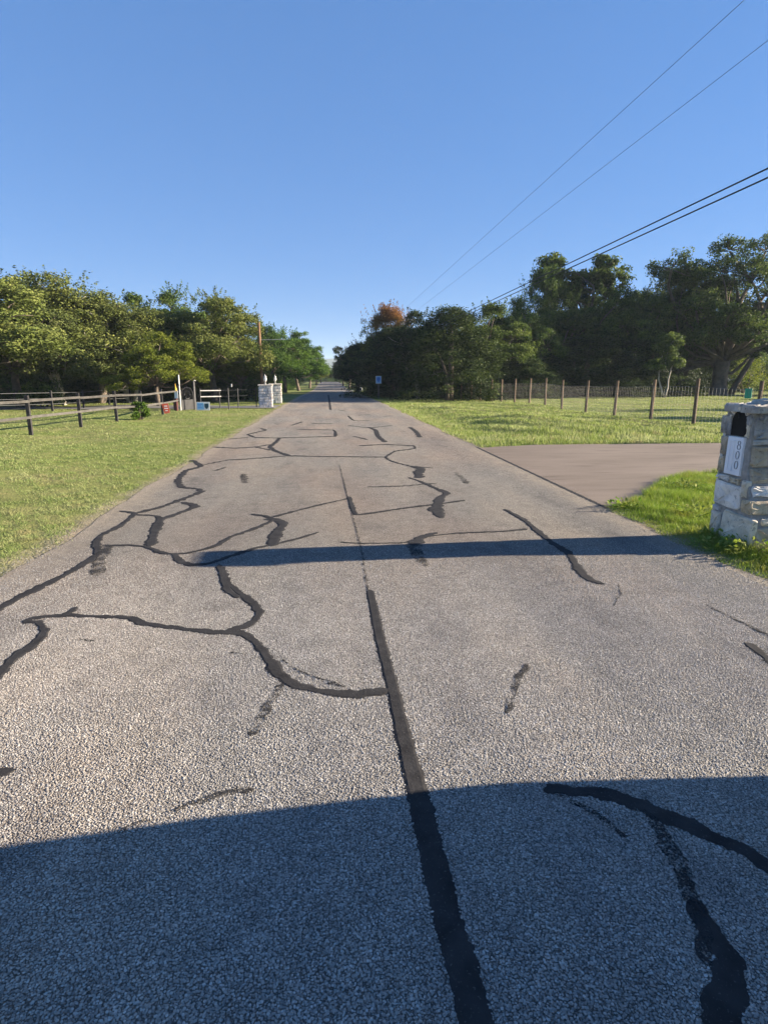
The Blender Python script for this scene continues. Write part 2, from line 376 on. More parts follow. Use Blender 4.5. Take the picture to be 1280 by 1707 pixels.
def ground_mat():
    m, nt, p = new_mat('meadow'); k = N(nt); co = k.pos()
    big = k.noise(co, .35, 5); mid = k.noise(co, 2.2, 5); fine = k.noise(co, 38, 4)
    c = k.ramp(mid, [(.25, (0.09, 0.126, 0.0264)), (.5, (0.162, 0.198, 0.048)), (.75, (0.246, 0.258, 0.084))])
    c = k.mix(k.mapr(big, .45, .7), c, (0.24, 0.222, 0.09))
    c = k.mix(1.0, c, k.ramp(fine, [(.25, k.g(.55)), (.75, k.g(1.3))]), 'MULTIPLY')
    sx = k.n('SeparateXYZ'); k.link(co, sx.inputs[0])
    ex = k.math('ABSOLUTE', k.math('SUBTRACT', sx.outputs[0], .39))
    ed = k.mapr(k.math('ADD', ex, k.math('MULTIPLY', k.noise(co, 2.2, 5), -.7)), 2.75, 3.15, 1, 0)
    c = k.mix(ed, c, k.ramp(k.noise(co, 45, 4), [(.3, (.17, .13, .085)), (.7, (.38, .32, .23))]))
    k.link(c, p.inputs['Base Color']); p.inputs['Roughness'].default_value = .95; p.inputs['Specular IOR Level'].default_value = .1
    k.link(k.bump(k.math('ADD', mid, k.math('MULTIPLY', fine, .35)), .8, .12), p.inputs['Normal'])
    return m

def blade_mat(name, dark, light, dry):
    m, nt, p = new_mat(name); k = N(nt)
    t = k.n('Attribute', attribute_name='tint').outputs['Fac']
    c = k.ramp(t, [(0, dark), (.6, light), (1, dry)])
    po = k.pos()
    c = k.mix(k.mapr(k.noise(po, .8, 4), .5, .66, 0, .6), c, dry)
    c = k.mix(k.mapr(k.noise(po, 2.6, 5), .54, .70, 0, .75), c, tuple(v * .9 for v in (dry[0], dry[1] * .80, dry[2] * .85)))
    c = k.mix(k.mapr(k.noise(po, 1.7, 5), .40, .28, 0, .6), c, dark)
    p.inputs['Roughness'].default_value = .6; p.inputs['Specular IOR Level'].default_value = .15
    k.link(c, p.inputs['Base Color'])
    tr = k.n('BsdfTranslucent'); k.link(c, tr.inputs[0]); mx = k.n('MixShader'); mx.inputs[0].default_value = .35
    k.link(p.outputs[0], mx.inputs[1]); k.link(tr.outputs[0], mx.inputs[2])
    k.link(mx.outputs[0], nt.nodes['Material Output'].inputs[0])
    return m

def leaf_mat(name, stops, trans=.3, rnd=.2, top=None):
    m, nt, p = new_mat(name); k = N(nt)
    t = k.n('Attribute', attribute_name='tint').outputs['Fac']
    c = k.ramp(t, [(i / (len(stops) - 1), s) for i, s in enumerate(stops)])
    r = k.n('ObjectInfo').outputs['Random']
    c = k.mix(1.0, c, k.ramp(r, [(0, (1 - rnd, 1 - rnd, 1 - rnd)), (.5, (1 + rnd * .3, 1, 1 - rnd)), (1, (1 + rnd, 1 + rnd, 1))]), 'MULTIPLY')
    if top:                                                      # the leaves at the top of the tree have turned
        sz = k.n('SeparateXYZ'); k.link(k.coord('Generated'), sz.inputs[0])
        c = k.mix(k.mapr(k.math('ADD', sz.outputs[2], k.math('MULTIPLY', k.noise(k.coord(), .8, 3), .3)), .72, .95), c, top)
    k.link(c, p.inputs['Base Color']); p.inputs['Roughness'].default_value = .55; p.inputs['Specular IOR Level'].default_value = .06
    tr = k.n('BsdfTranslucent'); k.link(c, tr.inputs[0]); mx = k.n('MixShader'); mx.inputs[0].default_value = trans
    k.link(p.outputs[0], mx.inputs[1]); k.link(tr.outputs[0], mx.inputs[2])
    k.link(mx.outputs[0], nt.nodes['Material Output'].inputs[0])
    return m

def limestone_mat(name, a, b, c_, rand=.18, bump=.6):
    m, nt, p = new_mat(name); k = N(nt); co = k.coord()
    col = k.ramp(k.noise(co, 5, 6, .65), [(.25, a), (.5, b), (.72, c_)])
    pits = k.noise(co, 26, 5, .7)
    col = k.mix(k.mapr(pits, .33, .42, .75, 0), col, (.085, .08, .075))
    r = k.n('ObjectInfo').outputs['Random']
    col = k.mix(1.0, col, k.ramp(r, [(0, (1 - rand, 1 - rand, 1 - rand * .7)), (.5, (1, 1, 1)), (1, (1 + rand, 1 + rand * .8, 1 + rand * .5))]), 'MULTIPLY')
    k.link(col, p.inputs['Base Color']); p.inputs['Roughness'].default_value = .9; p.inputs['Specular IOR Level'].default_value = .2
    k.link(k.bump(k.math('ADD', k.noise(co, 9, 7, .65), k.math('MULTIPLY', pits, .5)), bump, .03), p.inputs['Normal'])
    return m

def concrete_mat(name, a, b):
    m, nt, p = new_mat(name); k = N(nt); co = k.pos()
    c = k.ramp(k.noise(k.scale(co, (.35, 1, 1)), 1.1, 6, .6), [(.3, a), (.7, b)])
    c = k.mix(k.mapr(k.noise(k.scale(co, (.3, 1.4, 1)), 2.3, 5), .56, .72, 0, .6), c, tuple(v * .62 for v in a))
    c = k.mix(1.0, c, k.ramp(k.noise(co, 90, 4), [(.25, k.g(.86)), (.75, k.g(1.12))]), 'MULTIPLY')
    k.link(c, p.inputs['Base Color']); p.inputs['Roughness'].default_value = .9; p.inputs['Specular IOR Level'].default_value = .2
    k.link(k.bump(k.noise(co, 110, 4), .25, .006), p.inputs['Normal'])
    return m

M = dict(
    road=road_mat(), chip=stone_chip_mat(), seal=seal_mat(0), worn=seal_mat(1), ground=ground_mat(),
    drive=concrete_mat('tan_concrete', (.155, .122, .094), (.225, .180, .142)),
    gravel=concrete_mat('grey_gravel', (0.132, 0.126, 0.12), (0.192, 0.186, 0.174)),
    pale=concrete_mat('pale_concrete', (0.252, 0.24, 0.216), (0.33, 0.318, 0.288)),
    lawn=blade_mat('lawn_blades', (.10, .16, .035), (.225, .285, .09), (.40, .40, .20)),
    lush=blade_mat('lush_blades', (.08, .17, .015), (.21, .30, .035), (.34, .35, .08)),
    rough=blade_mat('rough_blades', (.11, .165, .03), (.245, .31, .07), (.44, .45, .22)),
    bark=simple('bark', (.115, .092, .072), .95, .4, 3, bump=.8, bscale=9),
    palebark=simple('pale_bark', (.34, .31, .27), .9, .35, 4, bump=.5, bscale=12),
    post=simple('cedar_post', (.14, .092, .058), .85, .35, 6, bump=.5, bscale=25, rand=.2),
    blackpost=simple('black_post', (.028, .026, .026), .7, .4, 6, bump=.4, bscale=25),
    rail=simple('weathered_rail', (.060, .056, .050), .85, .35, 5, bump=.5, bscale=20, rand=.15),
    wire=simple('galvanised_wire', (0.192, 0.192, 0.186), .5, .1, 5, metal=.6),
    cable=simple('black_cable', (.02, .02, .022), .6, .1, 3),
    thincable=simple('grey_cable', (.09, .10, .12), .6, .1, 3),
    pole=simple('pole_wood', (.20, .115, .065), .9, .3, 2, bump=.4, bscale=12),
    iron=simple('black_iron', (.015, .015, .017), .5, .2, 5),
    pipe=simple('pale_pipe', (0.364, 0.357, 0.336), .55, .2, 5),
    white=simple('white_paint', (.78, .78, .76), .55, .06, 5),
    blue=simple('sign_blue', (.05, .20, .55), .5, .08, 8),
    skyblue=simple('sign_light_blue', (.25, .50, .75), .5, .06, 8),
    teal=simple('sign_dark_teal', (.015, .06, .085), .5, .1, 8),
    red=simple('sign_red', (.50, .10, .06), .5, .1, 8),
    yellow=simple('marker_yellow', (.72, .42, .05), .55, .1, 8),
    green=simple('sign_green', (.04, .30, .19), .5, .08, 8),
    maroon=simple('dark_red_metal', (.10, .03, .025), .6, .3, 8),
    mortar=simple('grey_mortar', (.33, .31, .28), .95, .25, 18, bump=.6, bscale=70),
    lime=limestone_mat('limestone', (.46, .40, .30), (.68, .60, .47), (.80, .73, .60)),
    limeblue=limestone_mat('blue_limestone', (.42, .40, .37), (.70, .66, .60), (.84, .80, .74)),
    limetan=limestone_mat('tan_limestone', (.30, .235, .155), (.52, .43, .30), (.68, .58, .43)),
    limerough=limestone_mat('rough_grey_stone', (.17, .16, .15), (.40, .38, .34), (.68, .65, .58), bump=1.0),
    plaque=simple('plaque_stone', (.80, .81, .82), .7, .06, 6, bump=.15, bscale=30),
    digit=simple('engraved_digit', (.14, .15, .17), .7, .15, 10),
    mailblack=simple('black_mailbox_door', (.004, .004, .004), .7, .3, 6),
    glass=simple('lamp_glass', (.55, .55, .50), .25, .1, 5, spec=.5),
    hill=simple('wooded_hill', (.035, .055, .022), .95, .5, .012),
)
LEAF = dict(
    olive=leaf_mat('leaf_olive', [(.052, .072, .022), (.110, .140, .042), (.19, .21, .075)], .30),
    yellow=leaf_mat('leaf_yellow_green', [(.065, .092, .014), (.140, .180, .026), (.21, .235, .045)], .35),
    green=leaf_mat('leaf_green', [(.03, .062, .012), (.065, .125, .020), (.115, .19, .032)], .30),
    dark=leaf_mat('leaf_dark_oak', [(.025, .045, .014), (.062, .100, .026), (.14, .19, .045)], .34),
    deep=leaf_mat('leaf_juniper_shaded', [(.012, .023, .010), (.030, .050, .017), (.075, .105, .028)], .22),  # juniper green; on the right wood's oaks, shade put into the leaf colour
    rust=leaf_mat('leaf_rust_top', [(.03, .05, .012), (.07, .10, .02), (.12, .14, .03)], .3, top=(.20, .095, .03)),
)

# ---------------------------------------------------------------- terrain
PY = np.array([-400, 40, 60, 85, 110, 135, 160, 190, 214, 232, 260, 320, 450, 800, 1400, 5000.])
PZ = np.array([0, 0, -.08, -.30, -.48, -.36, -.08, .22, .30, .22, -.7, -5., -16., -30., -32., -32.])
def prof(y): return np.interp(y, PY, PZ)
def sstep(a, b, x):
    t = np.clip((x - a) / (b - a), 0, 1); return t * t * (3 - 2 * t)
def gz(x, y):
    x = np.asarray(x, float); y = np.asarray(y, float)
    und = .05 * np.sin(x * .55 + 1.3) * np.sin(y * .37) + .03 * np.sin(x * 1.3 + y * .8)
    side = sstep(3.6, 7.5, np.abs(x - .39))
    near_drive = sstep(15.0, 17.5, y) + (1 - sstep(5.5, 7, y))
    und = und * side * np.where(x > 0, near_drive, 1.0)
    hum = (np.sin(x * 2.3 + 1.2 * np.sin(y * .9)) * np.sin(y * 1.7 + x * .6) * .05 + .03 * np.sin(x * 4.1 + y * 2.2)) * sstep(4.4, 6.2, x) * (1 - sstep(11, 13, x)) * sstep(15.2, 17, y) * (1 - sstep(34, 40, y))
    mound = hum + .30 * np.exp(-((x - 7.4) / 2.2) ** 2 - ((y - 21.5) / 3.6) ** 2) + .10 * np.exp(-((x - 6.2) / 1.5) ** 2 - ((y - 31) / 5.) ** 2)
    dip = -.07 * np.exp(-((x - 4.6) / .8) ** 2) * (sstep(16, 20, y) * (1 - sstep(34, 38, y)))
    return prof(y) - .005 + und + mound + dip
def gzf(x, y): return float(gz(x, y))

def axis(parts):
    a = []
    for s, e, st in parts: a += list(np.arange(s, e, st))
    return np.array(a + [parts[-1][1]])
gx = axis([(-3500, -400, 310), (-400, -60, 20), (-60, -16, 2), (-16, 18, .5), (18, 70, 2), (70, 400, 20), (400, 3500, 310)])
gy = axis([(-120, -6, 6), (-6, 50, .5), (50, 330, 4), (330, 1000, 30), (1000, 4200, 200)])
def sheet(name, xs, ys, zf, mat, parent=None):
    X, Y = np.meshgrid(xs, ys); Z = zf(X, Y); nx, ny = len(xs), len(ys)
    V = np.stack([X, Y, Z], -1).reshape(-1, 3)
    i = np.arange(nx * ny).reshape(ny, nx)
    F = np.stack([i[:-1, :-1], i[:-1, 1:], i[1:, 1:], i[1:, :-1]], -1).reshape(-1, 4)
    me = bpy.data.meshes.new(name); me.from_pydata(V.tolist(), [], F.tolist()); me.update()
    me.polygons.foreach_set('use_smooth', [True] * len(me.polygons))
    return link(name, me, mat, parent)
ground = tag(sheet('ground', gx, gy, gz, M['ground']), kind='structure')

# the road: 6.2 m wide, ragged edges
RL, RR = -2.78, 3.53
def edge_noise(y, s): return .05 * np.sin(y * 1.1 + s) + .025 * np.sin(y * 2.9 + 2 * s) + .008 * np.sin(y * 9.1 + s)
def edge_l(y): return RL + edge_noise(y, 1.0) - .10 * (1 - sstep(5, 9, y)) * 0
def edge_r(y): return RR + edge_noise(y, 4.0) * np.where((y > 7.2) & (y < 14.2), .15, 1.0)
ry = axis([(-14, 24, .15), (24, 60, .5), (60, 262, 2)])
us = np.linspace(0, 1, 13)
V = []
for y in ry:
    a, b = edge_l(y), edge_r(y)
    for u in us: V.append((a + (b - a) * u, y, float(prof(y))))
n_ = len(us)
F = [(r * n_ + c, r * n_ + c + 1, (r + 1) * n_ + c + 1, (r + 1) * n_ + c) for r in range(len(ry) - 1) for c in range(n_ - 1)]
# the broken asphalt edge turned down into the soil
for side in (0, n_ - 1):
    b0 = len(V)
    for r, y in enumerate(ry):
        p = V[r * n_ + side]; V.append((p[0] + (-.03 if side == 0 else .03), p[1], p[2] - .07))
    for r in range(len(ry) - 1):
        q = (r * n_ + side, (r + 1) * n_ + side, b0 + r + 1, b0 + r)
        F.append(q if side == 0 else q[::-1])
me = bpy.data.meshes.new('road'); me.from_pydata(V, [], F); me.update()
road = tag(link('road', me, M['road']), kind='structure')

# tan concrete driveway on the right
dl = [(3.535, 7.34), (4.24, 7.85), (4.75, 8.42), (5.11, 8.94), (5.5, 9.33), (5.92, 9.64), (6.9, 10.08), (8.5, 10.35), (12, 10.5), (26, 10.6)]
dh = [(3.535, 14.10), (4.2, 14.45), (5.2, 14.70), (7.5, 14.66), (10.0, 14.60), (12, 14.6), (26, 14.7)]
dxs = np.unique(np.concatenate([np.linspace(3.535, 10, 60), np.linspace(10, 26, 20)]))
V = []; F = []; nd = 12
for x in dxs:
    lo = np.interp(x, [p[0] for p in dl], [p[1] for p in dl]) + .02 * math.sin(x * 7) + .012 * math.sin(x * 17)
    hi = np.interp(x, [p[0] for p in dh], [p[1] for p in dh]) + .02 * math.sin(x * 5 + 1)
    for u in np.linspace(0, 1, nd): V.append((x, lo + (hi - lo) * u, -.004 + .02 * (x - 3.5) / 9))
    V.append((x, lo - .01, -.10)); V.append((x, hi + .01, -.10))
w_ = nd + 2
for r in range(len(dxs) - 1):
    for c in range(nd - 1): F.append((r * w_ + c, (r + 1) * w_ + c, (r + 1) * w_ + c + 1, r * w_ + c + 1))
    F.append((r * w_ + nd, (r + 1) * w_ + nd, (r + 1) * w_, r * w_)); F.append((r * w_ + nd - 1, (r + 1) * w_ + nd - 1, (r + 1) * w_ + nd + 1, r * w_ + nd + 1))
me = bpy.data.meshes.new('driveway'); me.from_pydata(V, [], F); me.update()
driveway = tag(link('driveway', me, M['drive']), kind='structure')
# thin dark strip over the joint between road and driveway
V = []; F = []
ys = np.arange(7.3, 14.3, .03)
for y in ys:
    w = .012 + .012 * abs(math.sin(y * 9.1) * math.sin(y * 23.7 + 1)) + .006 * math.sin(y * 61)
    V += [(3.53 - w, y, .003), (3.55 + w, y, .003)]
for r in range(len(ys) - 1): F.append((2 * r, 2 * r + 1, 2 * r + 3, 2 * r + 2))
me = bpy.data.meshes.new('joint_crack'); me.from_pydata(V, [], F); me.update()
link('joint_crack', me, M['seal'], road)

tag(sheet('gravel_drive', np.linspace(-26, -2.95, 30), np.linspace(33.9, 37.6, 8), lambda x, y: gz(x, y) + .035, M['gravel']), kind='structure')
tag(sheet('far_driveway', np.linspace(3.6, 24, 14), np.linspace(101.5, 106, 6), lambda x, y: gz(x, y) + .05, M['pale']), kind='structure')

# ---------------------------------------------------------------- crack sealing
def smooth_path(pts, step):
    P = [np.array(p) for p in pts]; P = [2 * P[0] - P[1]] + P + [2 * P[-1] - P[-2]]
    out = []
    for i in range(1, len(P) - 2):
        L = np.linalg.norm(P[i + 1] - P[i]); n = max(2, int(L / step))
        for t in np.linspace(0, 1, n, endpoint=False):
            a, b, c, d = P[i - 1], P[i], P[i + 1], P[i + 2]
            out.append(.55 * (b + (c - b) * t) + .45 * .5 * ((2 * b) + (c - a) * t + (2 * a - 5 * b + 4 * c - d) * t * t + (3 * b - a - 3 * c + d) * t ** 3))
    out.append(P[-2]); return np.array(out)
SEAL_SEGS = []
for si, (worn, w0, w1, pts) in enumerate(SEALS):
    dist = np.mean([p[1] for p in pts])
    path = smooth_path(pts, .012 if dist < 9 else .05)
    L_0 = np.concatenate([[0], np.cumsum(np.linalg.norm(np.diff(path, axis=0), axis=1))]); amp = (.002 if si == 0 else .007) if dist < 9 else .03
    path = path + amp * np.stack([np.sin(L_0 * 31 + si) + .7 * np.sin(L_0 * 67 + 2 * si), np.sin(L_0 * 37 + 3 * si) + .7 * np.sin(L_0 * 59 + si)], 1) * np.array((.5, .5))
    n = len(path); t = np.gradient(path, axis=0); t /= (np.linalg.norm(t, axis=1)[:, None] + 1e-9)
    nr = np.stack([-t[:, 1], t[:, 0]], 1)
    s = np.linspace(0, 1, n); L = np.concatenate([[0], np.cumsum(np.linalg.norm(np.diff(path, axis=0), axis=1))])
    w = (w0 + (w1 - w0) * s) * (1.15 if not worn and dist < 8 and si else 1.0)
    if not worn: w = np.maximum(w, np.abs(t[:, 0]) * np.minimum(.20, .0008 * path[:, 1] ** 2))   # strips across the road were laid wider
    w = w * (1 + (.05 if si == 0 else .16) * np.sin(L * (3 if si == 0 else 9) + si) + (.03 if si == 0 else .10) * np.sin(L * 23 + 2 * si))
    taper = np.minimum(1, np.minimum(L, L[-1] - L) / np.maximum(.5 * w, .01)) ** .5
    w = np.maximum(w * taper, .002)
    jl = rng.normal(0, .0032, n) + (.001 if si == 0 else .004) * np.sin(L * 41 + si); jr = rng.normal(0, .0032, n) + (.001 if si == 0 else .004) * np.sin(L * 53 + 2 * si)
    hgt = .0042 if not worn else .0044
    lift = .00015 * (si % 9)
    A = path + nr * (w / 2 + jl)[:, None]; B = path - nr * (w / 2 + jr)[:, None]
    A2 = path + nr * (w * .32)[:, None]; B2 = path - nr * (w * .32)[:, None]
    V = []
    for i in range(n):
        zb = float(prof(path[i, 1]))
        for q, z in ((A[i], .0012), (A2[i], hgt), (B2[i], hgt), (B[i], .0012)): V.append((q[0], q[1], zb + z + lift))
    F = [(4 * i + c, 4 * i + c + 4, 4 * i + c + 5, 4 * i + c + 1) for i in range(n - 1) for c in range(3)]
    me = bpy.data.meshes.new('crack_seal'); me.from_pydata(V, [], F); me.update()
    link('crack_seal', me, M['worn'] if worn else M['seal'], road)
    if not worn: SEAL_SEGS.append((path, w))

# loose stones of the surface treatment, as real stones near the viewer
pitch = .0087
yy = np.arange(.85, 5.9, pitch * .866)
P = []
for j, y in enumerate(yy):
    x0, x1 = max(RL + .06, -.78 * y - 1.6), min(RR - .06, .84 * y + 1.5)
    xs = np.arange(x0, x1, pitch) + (pitch / 2 if j % 2 else 0)
    keep = rng.random(len(xs)) < np.clip((6.0 - y) / 2.2, 0, 1) * .98
    xs = xs[keep]
    P.append(np.stack([xs, np.full(len(xs), y)], 1))
P = np.concatenate(P); P += rng.normal(0, pitch * .27, P.shape)
ok = np.ones(len(P), bool)
for path, w in SEAL_SEGS:
    if path[:, 1].min() > 6.8: continue
    lo = path.min(0) - .12; hi = path.max(0) + .12
    idx = np.where(ok & (P > lo).all(1) & (P < hi).all(1))[0]
    if not len(idx): continue
    for c0 in range(0, len(path), 40):
        seg = path[c0:c0 + 41]; ww = w[c0:c0 + 41]
        sub = idx[((P[idx] > seg.min(0) - .1) & (P[idx] < seg.max(0) + .1)).all(1)]
        if not len(sub): continue
        d2 = ((P[sub][:, None, :] - seg[None]) ** 2).sum(-1); k = d2.argmin(1)
        hit = np.sqrt(d2[np.arange(len(sub)), k]) < ww[k] / 2 - .005
        ok[sub[hit]] = False
P = P[ok]
me = bpy.data.meshes.new('chip_stones')
me.vertices.add(len(P)); co = np.zeros((len(P), 3), np.float32); co[:, :2] = P; co[:, 2] = rng.uniform(-.0012, .0012, len(P)); me.vertices.foreach_set('co', co.ravel()); me.update()
chips = tag(link('chip_stones', me, M['chip'], road), kind='stuff')
protos = bpy.data.collections.new('chip_prototypes')
for k in range(6):
    r2 = np.random.default_rng(50 + k)
    import bmesh
    bm = bmesh.new(); bmesh.ops.create_icosphere(bm, subdivisions=1, radius=1.0)
    sx_, sy_ = r2.uniform(.8, 1.15), r2.uniform(.65, .95)
    for v in bm.verts:
        f = r2.uniform(.82, 1.15); v.co.x *= f * sx_; v.co.y *= f * sy_; v.co.z *= .37 * r2.uniform(.8, 1.1)
    pm = bpy.data.meshes.new('chip'); bm.to_mesh(pm); bm.free(); pm.materials.append(M['chip'])
    po = bpy.data.objects.new('chip', pm); protos.objects.link(po)
ng = bpy.data.node_groups.new('scatter_chips', 'GeometryNodeTree')
ng.interface.new_socket('Geometry', in_out='INPUT', socket_type='NodeSocketGeometry')
ng.interface.new_socket('Geometry', in_out='OUTPUT', socket_type='NodeSocketGeometry')
gi = ng.nodes.new('NodeGroupInput'); go = ng.nodes.new('NodeGroupOutput')
ip = ng.nodes.new('GeometryNodeInstanceOnPoints'); ci = ng.nodes.new('GeometryNodeCollectionInfo')
ci.inputs['Collection'].default_value = protos; ci.inputs['Separate Children'].default_value = True; ci.inputs['Reset Children'].default_value = True
rv = ng.nodes.new('FunctionNodeRandomValue'); rv.data_type = 'FLOAT_VECTOR'
rv.inputs[0].default_value = (-.22, -.22, 0); rv.inputs[1].default_value = (.22, .22, 6.283)
rs = ng.nodes.new('FunctionNodeRandomValue'); rs.data_type = 'FLOAT'
rs.inputs[2].default_value = .0036; rs.inputs[3].default_value = .0064; rs.inputs['Seed'].default_value = 5
ng.links.new(gi.outputs[0], ip.inputs['Points']); ng.links.new(ci.outputs[0], ip.inputs['Instance'])
ip.inputs['Pick Instance'].default_value = True
e2r = ng.nodes.new('FunctionNodeEulerToRotation'); ng.links.new(rv.outputs[0], e2r.inputs[0]); ng.links.new(e2r.outputs[0], ip.inputs['Rotation'])
ng.links.new(rs.outputs[1], ip.inputs['Scale']); ng.links.new(ip.outputs[0], go.inputs[0])
md = chips.modifiers.new('scatter', 'NODES'); md.node_group = ng

# loose grit washed to the road edges and the driveway joint
Yg = 1 / (1 / 3.0 + (1 / 22. - 1 / 3.0) * rng.random(5200)); sd_ = rng.random(5200) < .5
Xg = np.where(sd_, edge_l(Yg) + rng.normal(-.04, .10, 5200), edge_r(Yg) + rng.normal(.0, .09, 5200))
me = bpy.data.meshes.new('loose_grit'); me.vertices.add(5200)
me.vertices.foreach_set('co', np.stack([Xg, Yg, np.full(5200, .002)], 1).astype(np.float32).ravel()); me.update()
grit = tag(link('loose_grit', me, M['chip'], road), kind='stuff')
md = grit.modifiers.new('scatter', 'NODES'); md.node_group = ng

# ---------------------------------------------------------------- distant hills
def ridge(name, y0, top, depth, seed, xr):
    r = np.random.default_rng(seed); xs = np.linspace(-xr, xr, 120); ph = r.uniform(0, 6, 8)
    def zf(X, Y):
        u = (Y - y0) / depth
        h = top + top * .10 * np.sin(X / 310 + ph[0]) + top * .06 * np.sin(X / 120 + ph[1]) + top * .03 * np.sin(X / 47 + ph[2])
        return -33 + (h + 33) * np.exp(-(u * 2.0) ** 2) + 1.5 * np.sin(X / 13 + ph[3]) * np.sin(Y / 17)
    return tag(sheet(name, xs, np.linspace(y0 - depth, y0 + depth, 24), zf, M['hill']), kind='structure')
ridge('hills', 2000, 58, 380, 3, 1700)
ridge('hills', 1250, 22, 300, 5, 1500)

# ---------------------------------------------------------------- grass
def blades(name, X, Y, H, W, mat, lean=.45):
    n = len(X); Z = gz(X, Y) - .01
    a = rng.uniform(0, 2 * np.pi, n); d = np.stack([np.cos(a), np.sin(a)], 1)
    b = rng.uniform(0, 2 * np.pi, n); l = np.stack([np.cos(b), np.sin(b)], 1) * (H * rng.uniform(.1, 1.0, n) * lean * 1.6)[:, None]
    base = np.stack([X, Y, Z], 1); V = np.zeros((n, 3, 3)); off = np.zeros((n, 3)); off[:, :2] = d * (W / 2)[:, None]
    V[:, 0] = base - off; V[:, 1] = base + off
    V[:, 2] = base; V[:, 2, :2] += l; V[:, 2, 2] += H
    t = np.repeat(np.clip(rng.beta(2, 2.2, n), 0, 1), 3)
    me = npmesh(name, V.reshape(-1, 3), 3, t)
    return link(name, me, mat)
def clump_noise(x, y, f, s):
    return (np.sin(x * f + s) * np.sin(y * f * 1.1 + 2 * s) + np.sin((x + .6 * y) * f * 2.1 + s * 3) * .6 + np.sin((y - .4 * x) * f * 3.7 + s) * .4) / 2
def screen_scatter(n, y0, y1):                                    # more blades where they show larger
    u = rng.random(n); return 1 / (1 / y0 + (1 / y1 - 1 / y0) * u)
# mown verge on the left
n = 430000
Y = screen_scatter(n, 3.6, 60); X = rng.uniform(-1, 0, n) * (4 + Y * .78) + RL + .12
eb = .10 * clump_noise(X, Y, 3.1, 1.0) + .06 * rng.standard_normal(n)
k = (X < edge_l(Y) - .20 + 1.5 * eb) & (X > -.75 * Y - 3) & (clump_noise(X, Y, 4.3, 5.5) + .35 * clump_noise(X, Y, 13, 2.5) > np.where(Y < 11, -.42, -.58) + .3 * rng.random(n))
X, Y = X[k], Y[k]
cl = clump_noise(X, Y, 1.9, .7)
cf = clump_noise(X, Y, 11, 1.7)
H = .62 * (.036 + .020 * np.clip(cl, -1, 1) + .026 * np.clip(cf, -1, 1) + .02 * rng.random(len(X))) * (1 + .012 * Y)
tag(blades('lawn_grass', X, Y, np.maximum(H, .012), .0066 * (Y / 4.5) ** .9, M['lawn'], .95), 'mown yellow-green grass verge left of the road', 'grass', kind='stuff')
# lush tuft round the mailbox pillar, right of the road
n = 230000
Y = rng.uniform(2.4, 9.9, n); X = rng.uniform(3.5, 9.5, n)
lo = np.interp(X, [p[0] for p in dl], [p[1] for p in dl])
k = (X > edge_r(Y) + .04 + .06 * clump_noise(X, Y, 5, 2)) & (Y < lo - .03 + .05 * clump_noise(X, Y, 6, 3)) & (X < .95 * Y + 1.6)
X, Y = X[k], Y[k]
cl = clump_noise(X, Y, 2.6, 2.2)
near_edge = sstep(.02, .5, X - RR)
H = (.05 + .06 * np.clip(cl + .3, 0, 1) + .045 * np.clip(clump_noise(X, Y, 9, 3.3), -1, 1) + .05 * rng.random(len(X))) * (.35 + .65 * near_edge)
H = np.maximum(H, .02)
tag(blades('roadside_grass', X, Y, H, np.full(len(X), .0068), M['lush'], .6), 'lush green grass round the stone mailbox pillar', 'grass', kind='stuff')
# rough grass of the swale between driveway and wire fence
n = 240000
Y = screen_scatter(n, 14.3, 62); X = rng.uniform(3.5, 48, n)
hi = np.interp(X, [p[0] for p in dh], [p[1] for p in dh])
k = (X > edge_r(Y) + .05 + .1 * clump_noise(X, Y, 2, 1)) & (Y > hi + .02 + .05 * clump_noise(X, Y, 3, 1)) & (X < .88 * Y + 2) & ((X < 13) | (rng.random(n) < .55))
X, Y = X[k], Y[k]
cl = clump_noise(X, Y, 1.1, 4.1)
tall = np.exp(-((X - 8) / 2.6) ** 2 - ((Y - 17) / 1.6) ** 2) + .6 * np.exp(-((X - 5.5) / 1.5) ** 2 - ((Y - 15.3) / .6) ** 2)
H = .05 + .05 * np.clip(cl, 0, 1) + .16 * tall * rng.random(len(X)) + .03 * rng.random(len(X))
H = np.where(X > 13, H * .7, H)
tag(blades('swale_grass', X, Y, H, .0070 * (Y / 4.5) ** .9, M['rough'], .55), 'rough sunlit grass between the driveway and the wire fence', 'grass', kind='stuff')

# broad-leaved weeds at the foot of the mailbox pillar
def weed(x, y, r, n, mat, label, seed, h=.14):
    r2 = np.random.default_rng(seed); V = []; T = []
    for i in range(n):
        a = r2.uniform(0, 6.28); q = r * math.sqrt(r2.random()); c = np.array((q * math.cos(a), q * math.sin(a), r2.uniform(.01, h)))
        d = np.array((math.cos(a) + r2.normal(0, .5), math.sin(a) + r2.normal(0, .5), r2.uniform(-.1, .9))); d /= np.linalg.norm(d)
        s = np.cross(d, (0, 0, 1)); s /= np.linalg.norm(s) + 1e-6; L = r2.uniform(.03, .07); W = L * .32
        V += [c, c + d * L * .5 + s * W, c + d * L, c + d * L * .5 - s * W]; T += [r2.random()] * 4
    o = empty('weed', (x, y, gzf(x, y)))
    link('foliage', npmesh('foliage', np.array(V), 4, T), mat, o)
    st = MB()
    for i in range(9):
        a = r2.uniform(0, 6.28); st.tube([(0, 0, -.02), (r * .4 * math.cos(a), r * .4 * math.sin(a), h * .6), (r * .7 * math.cos(a), r * .7 * math.sin(a), h)], [.003, .002, .001], 4)
    st.build('stem', mat, o)
    return tag(o, label, 'weed')

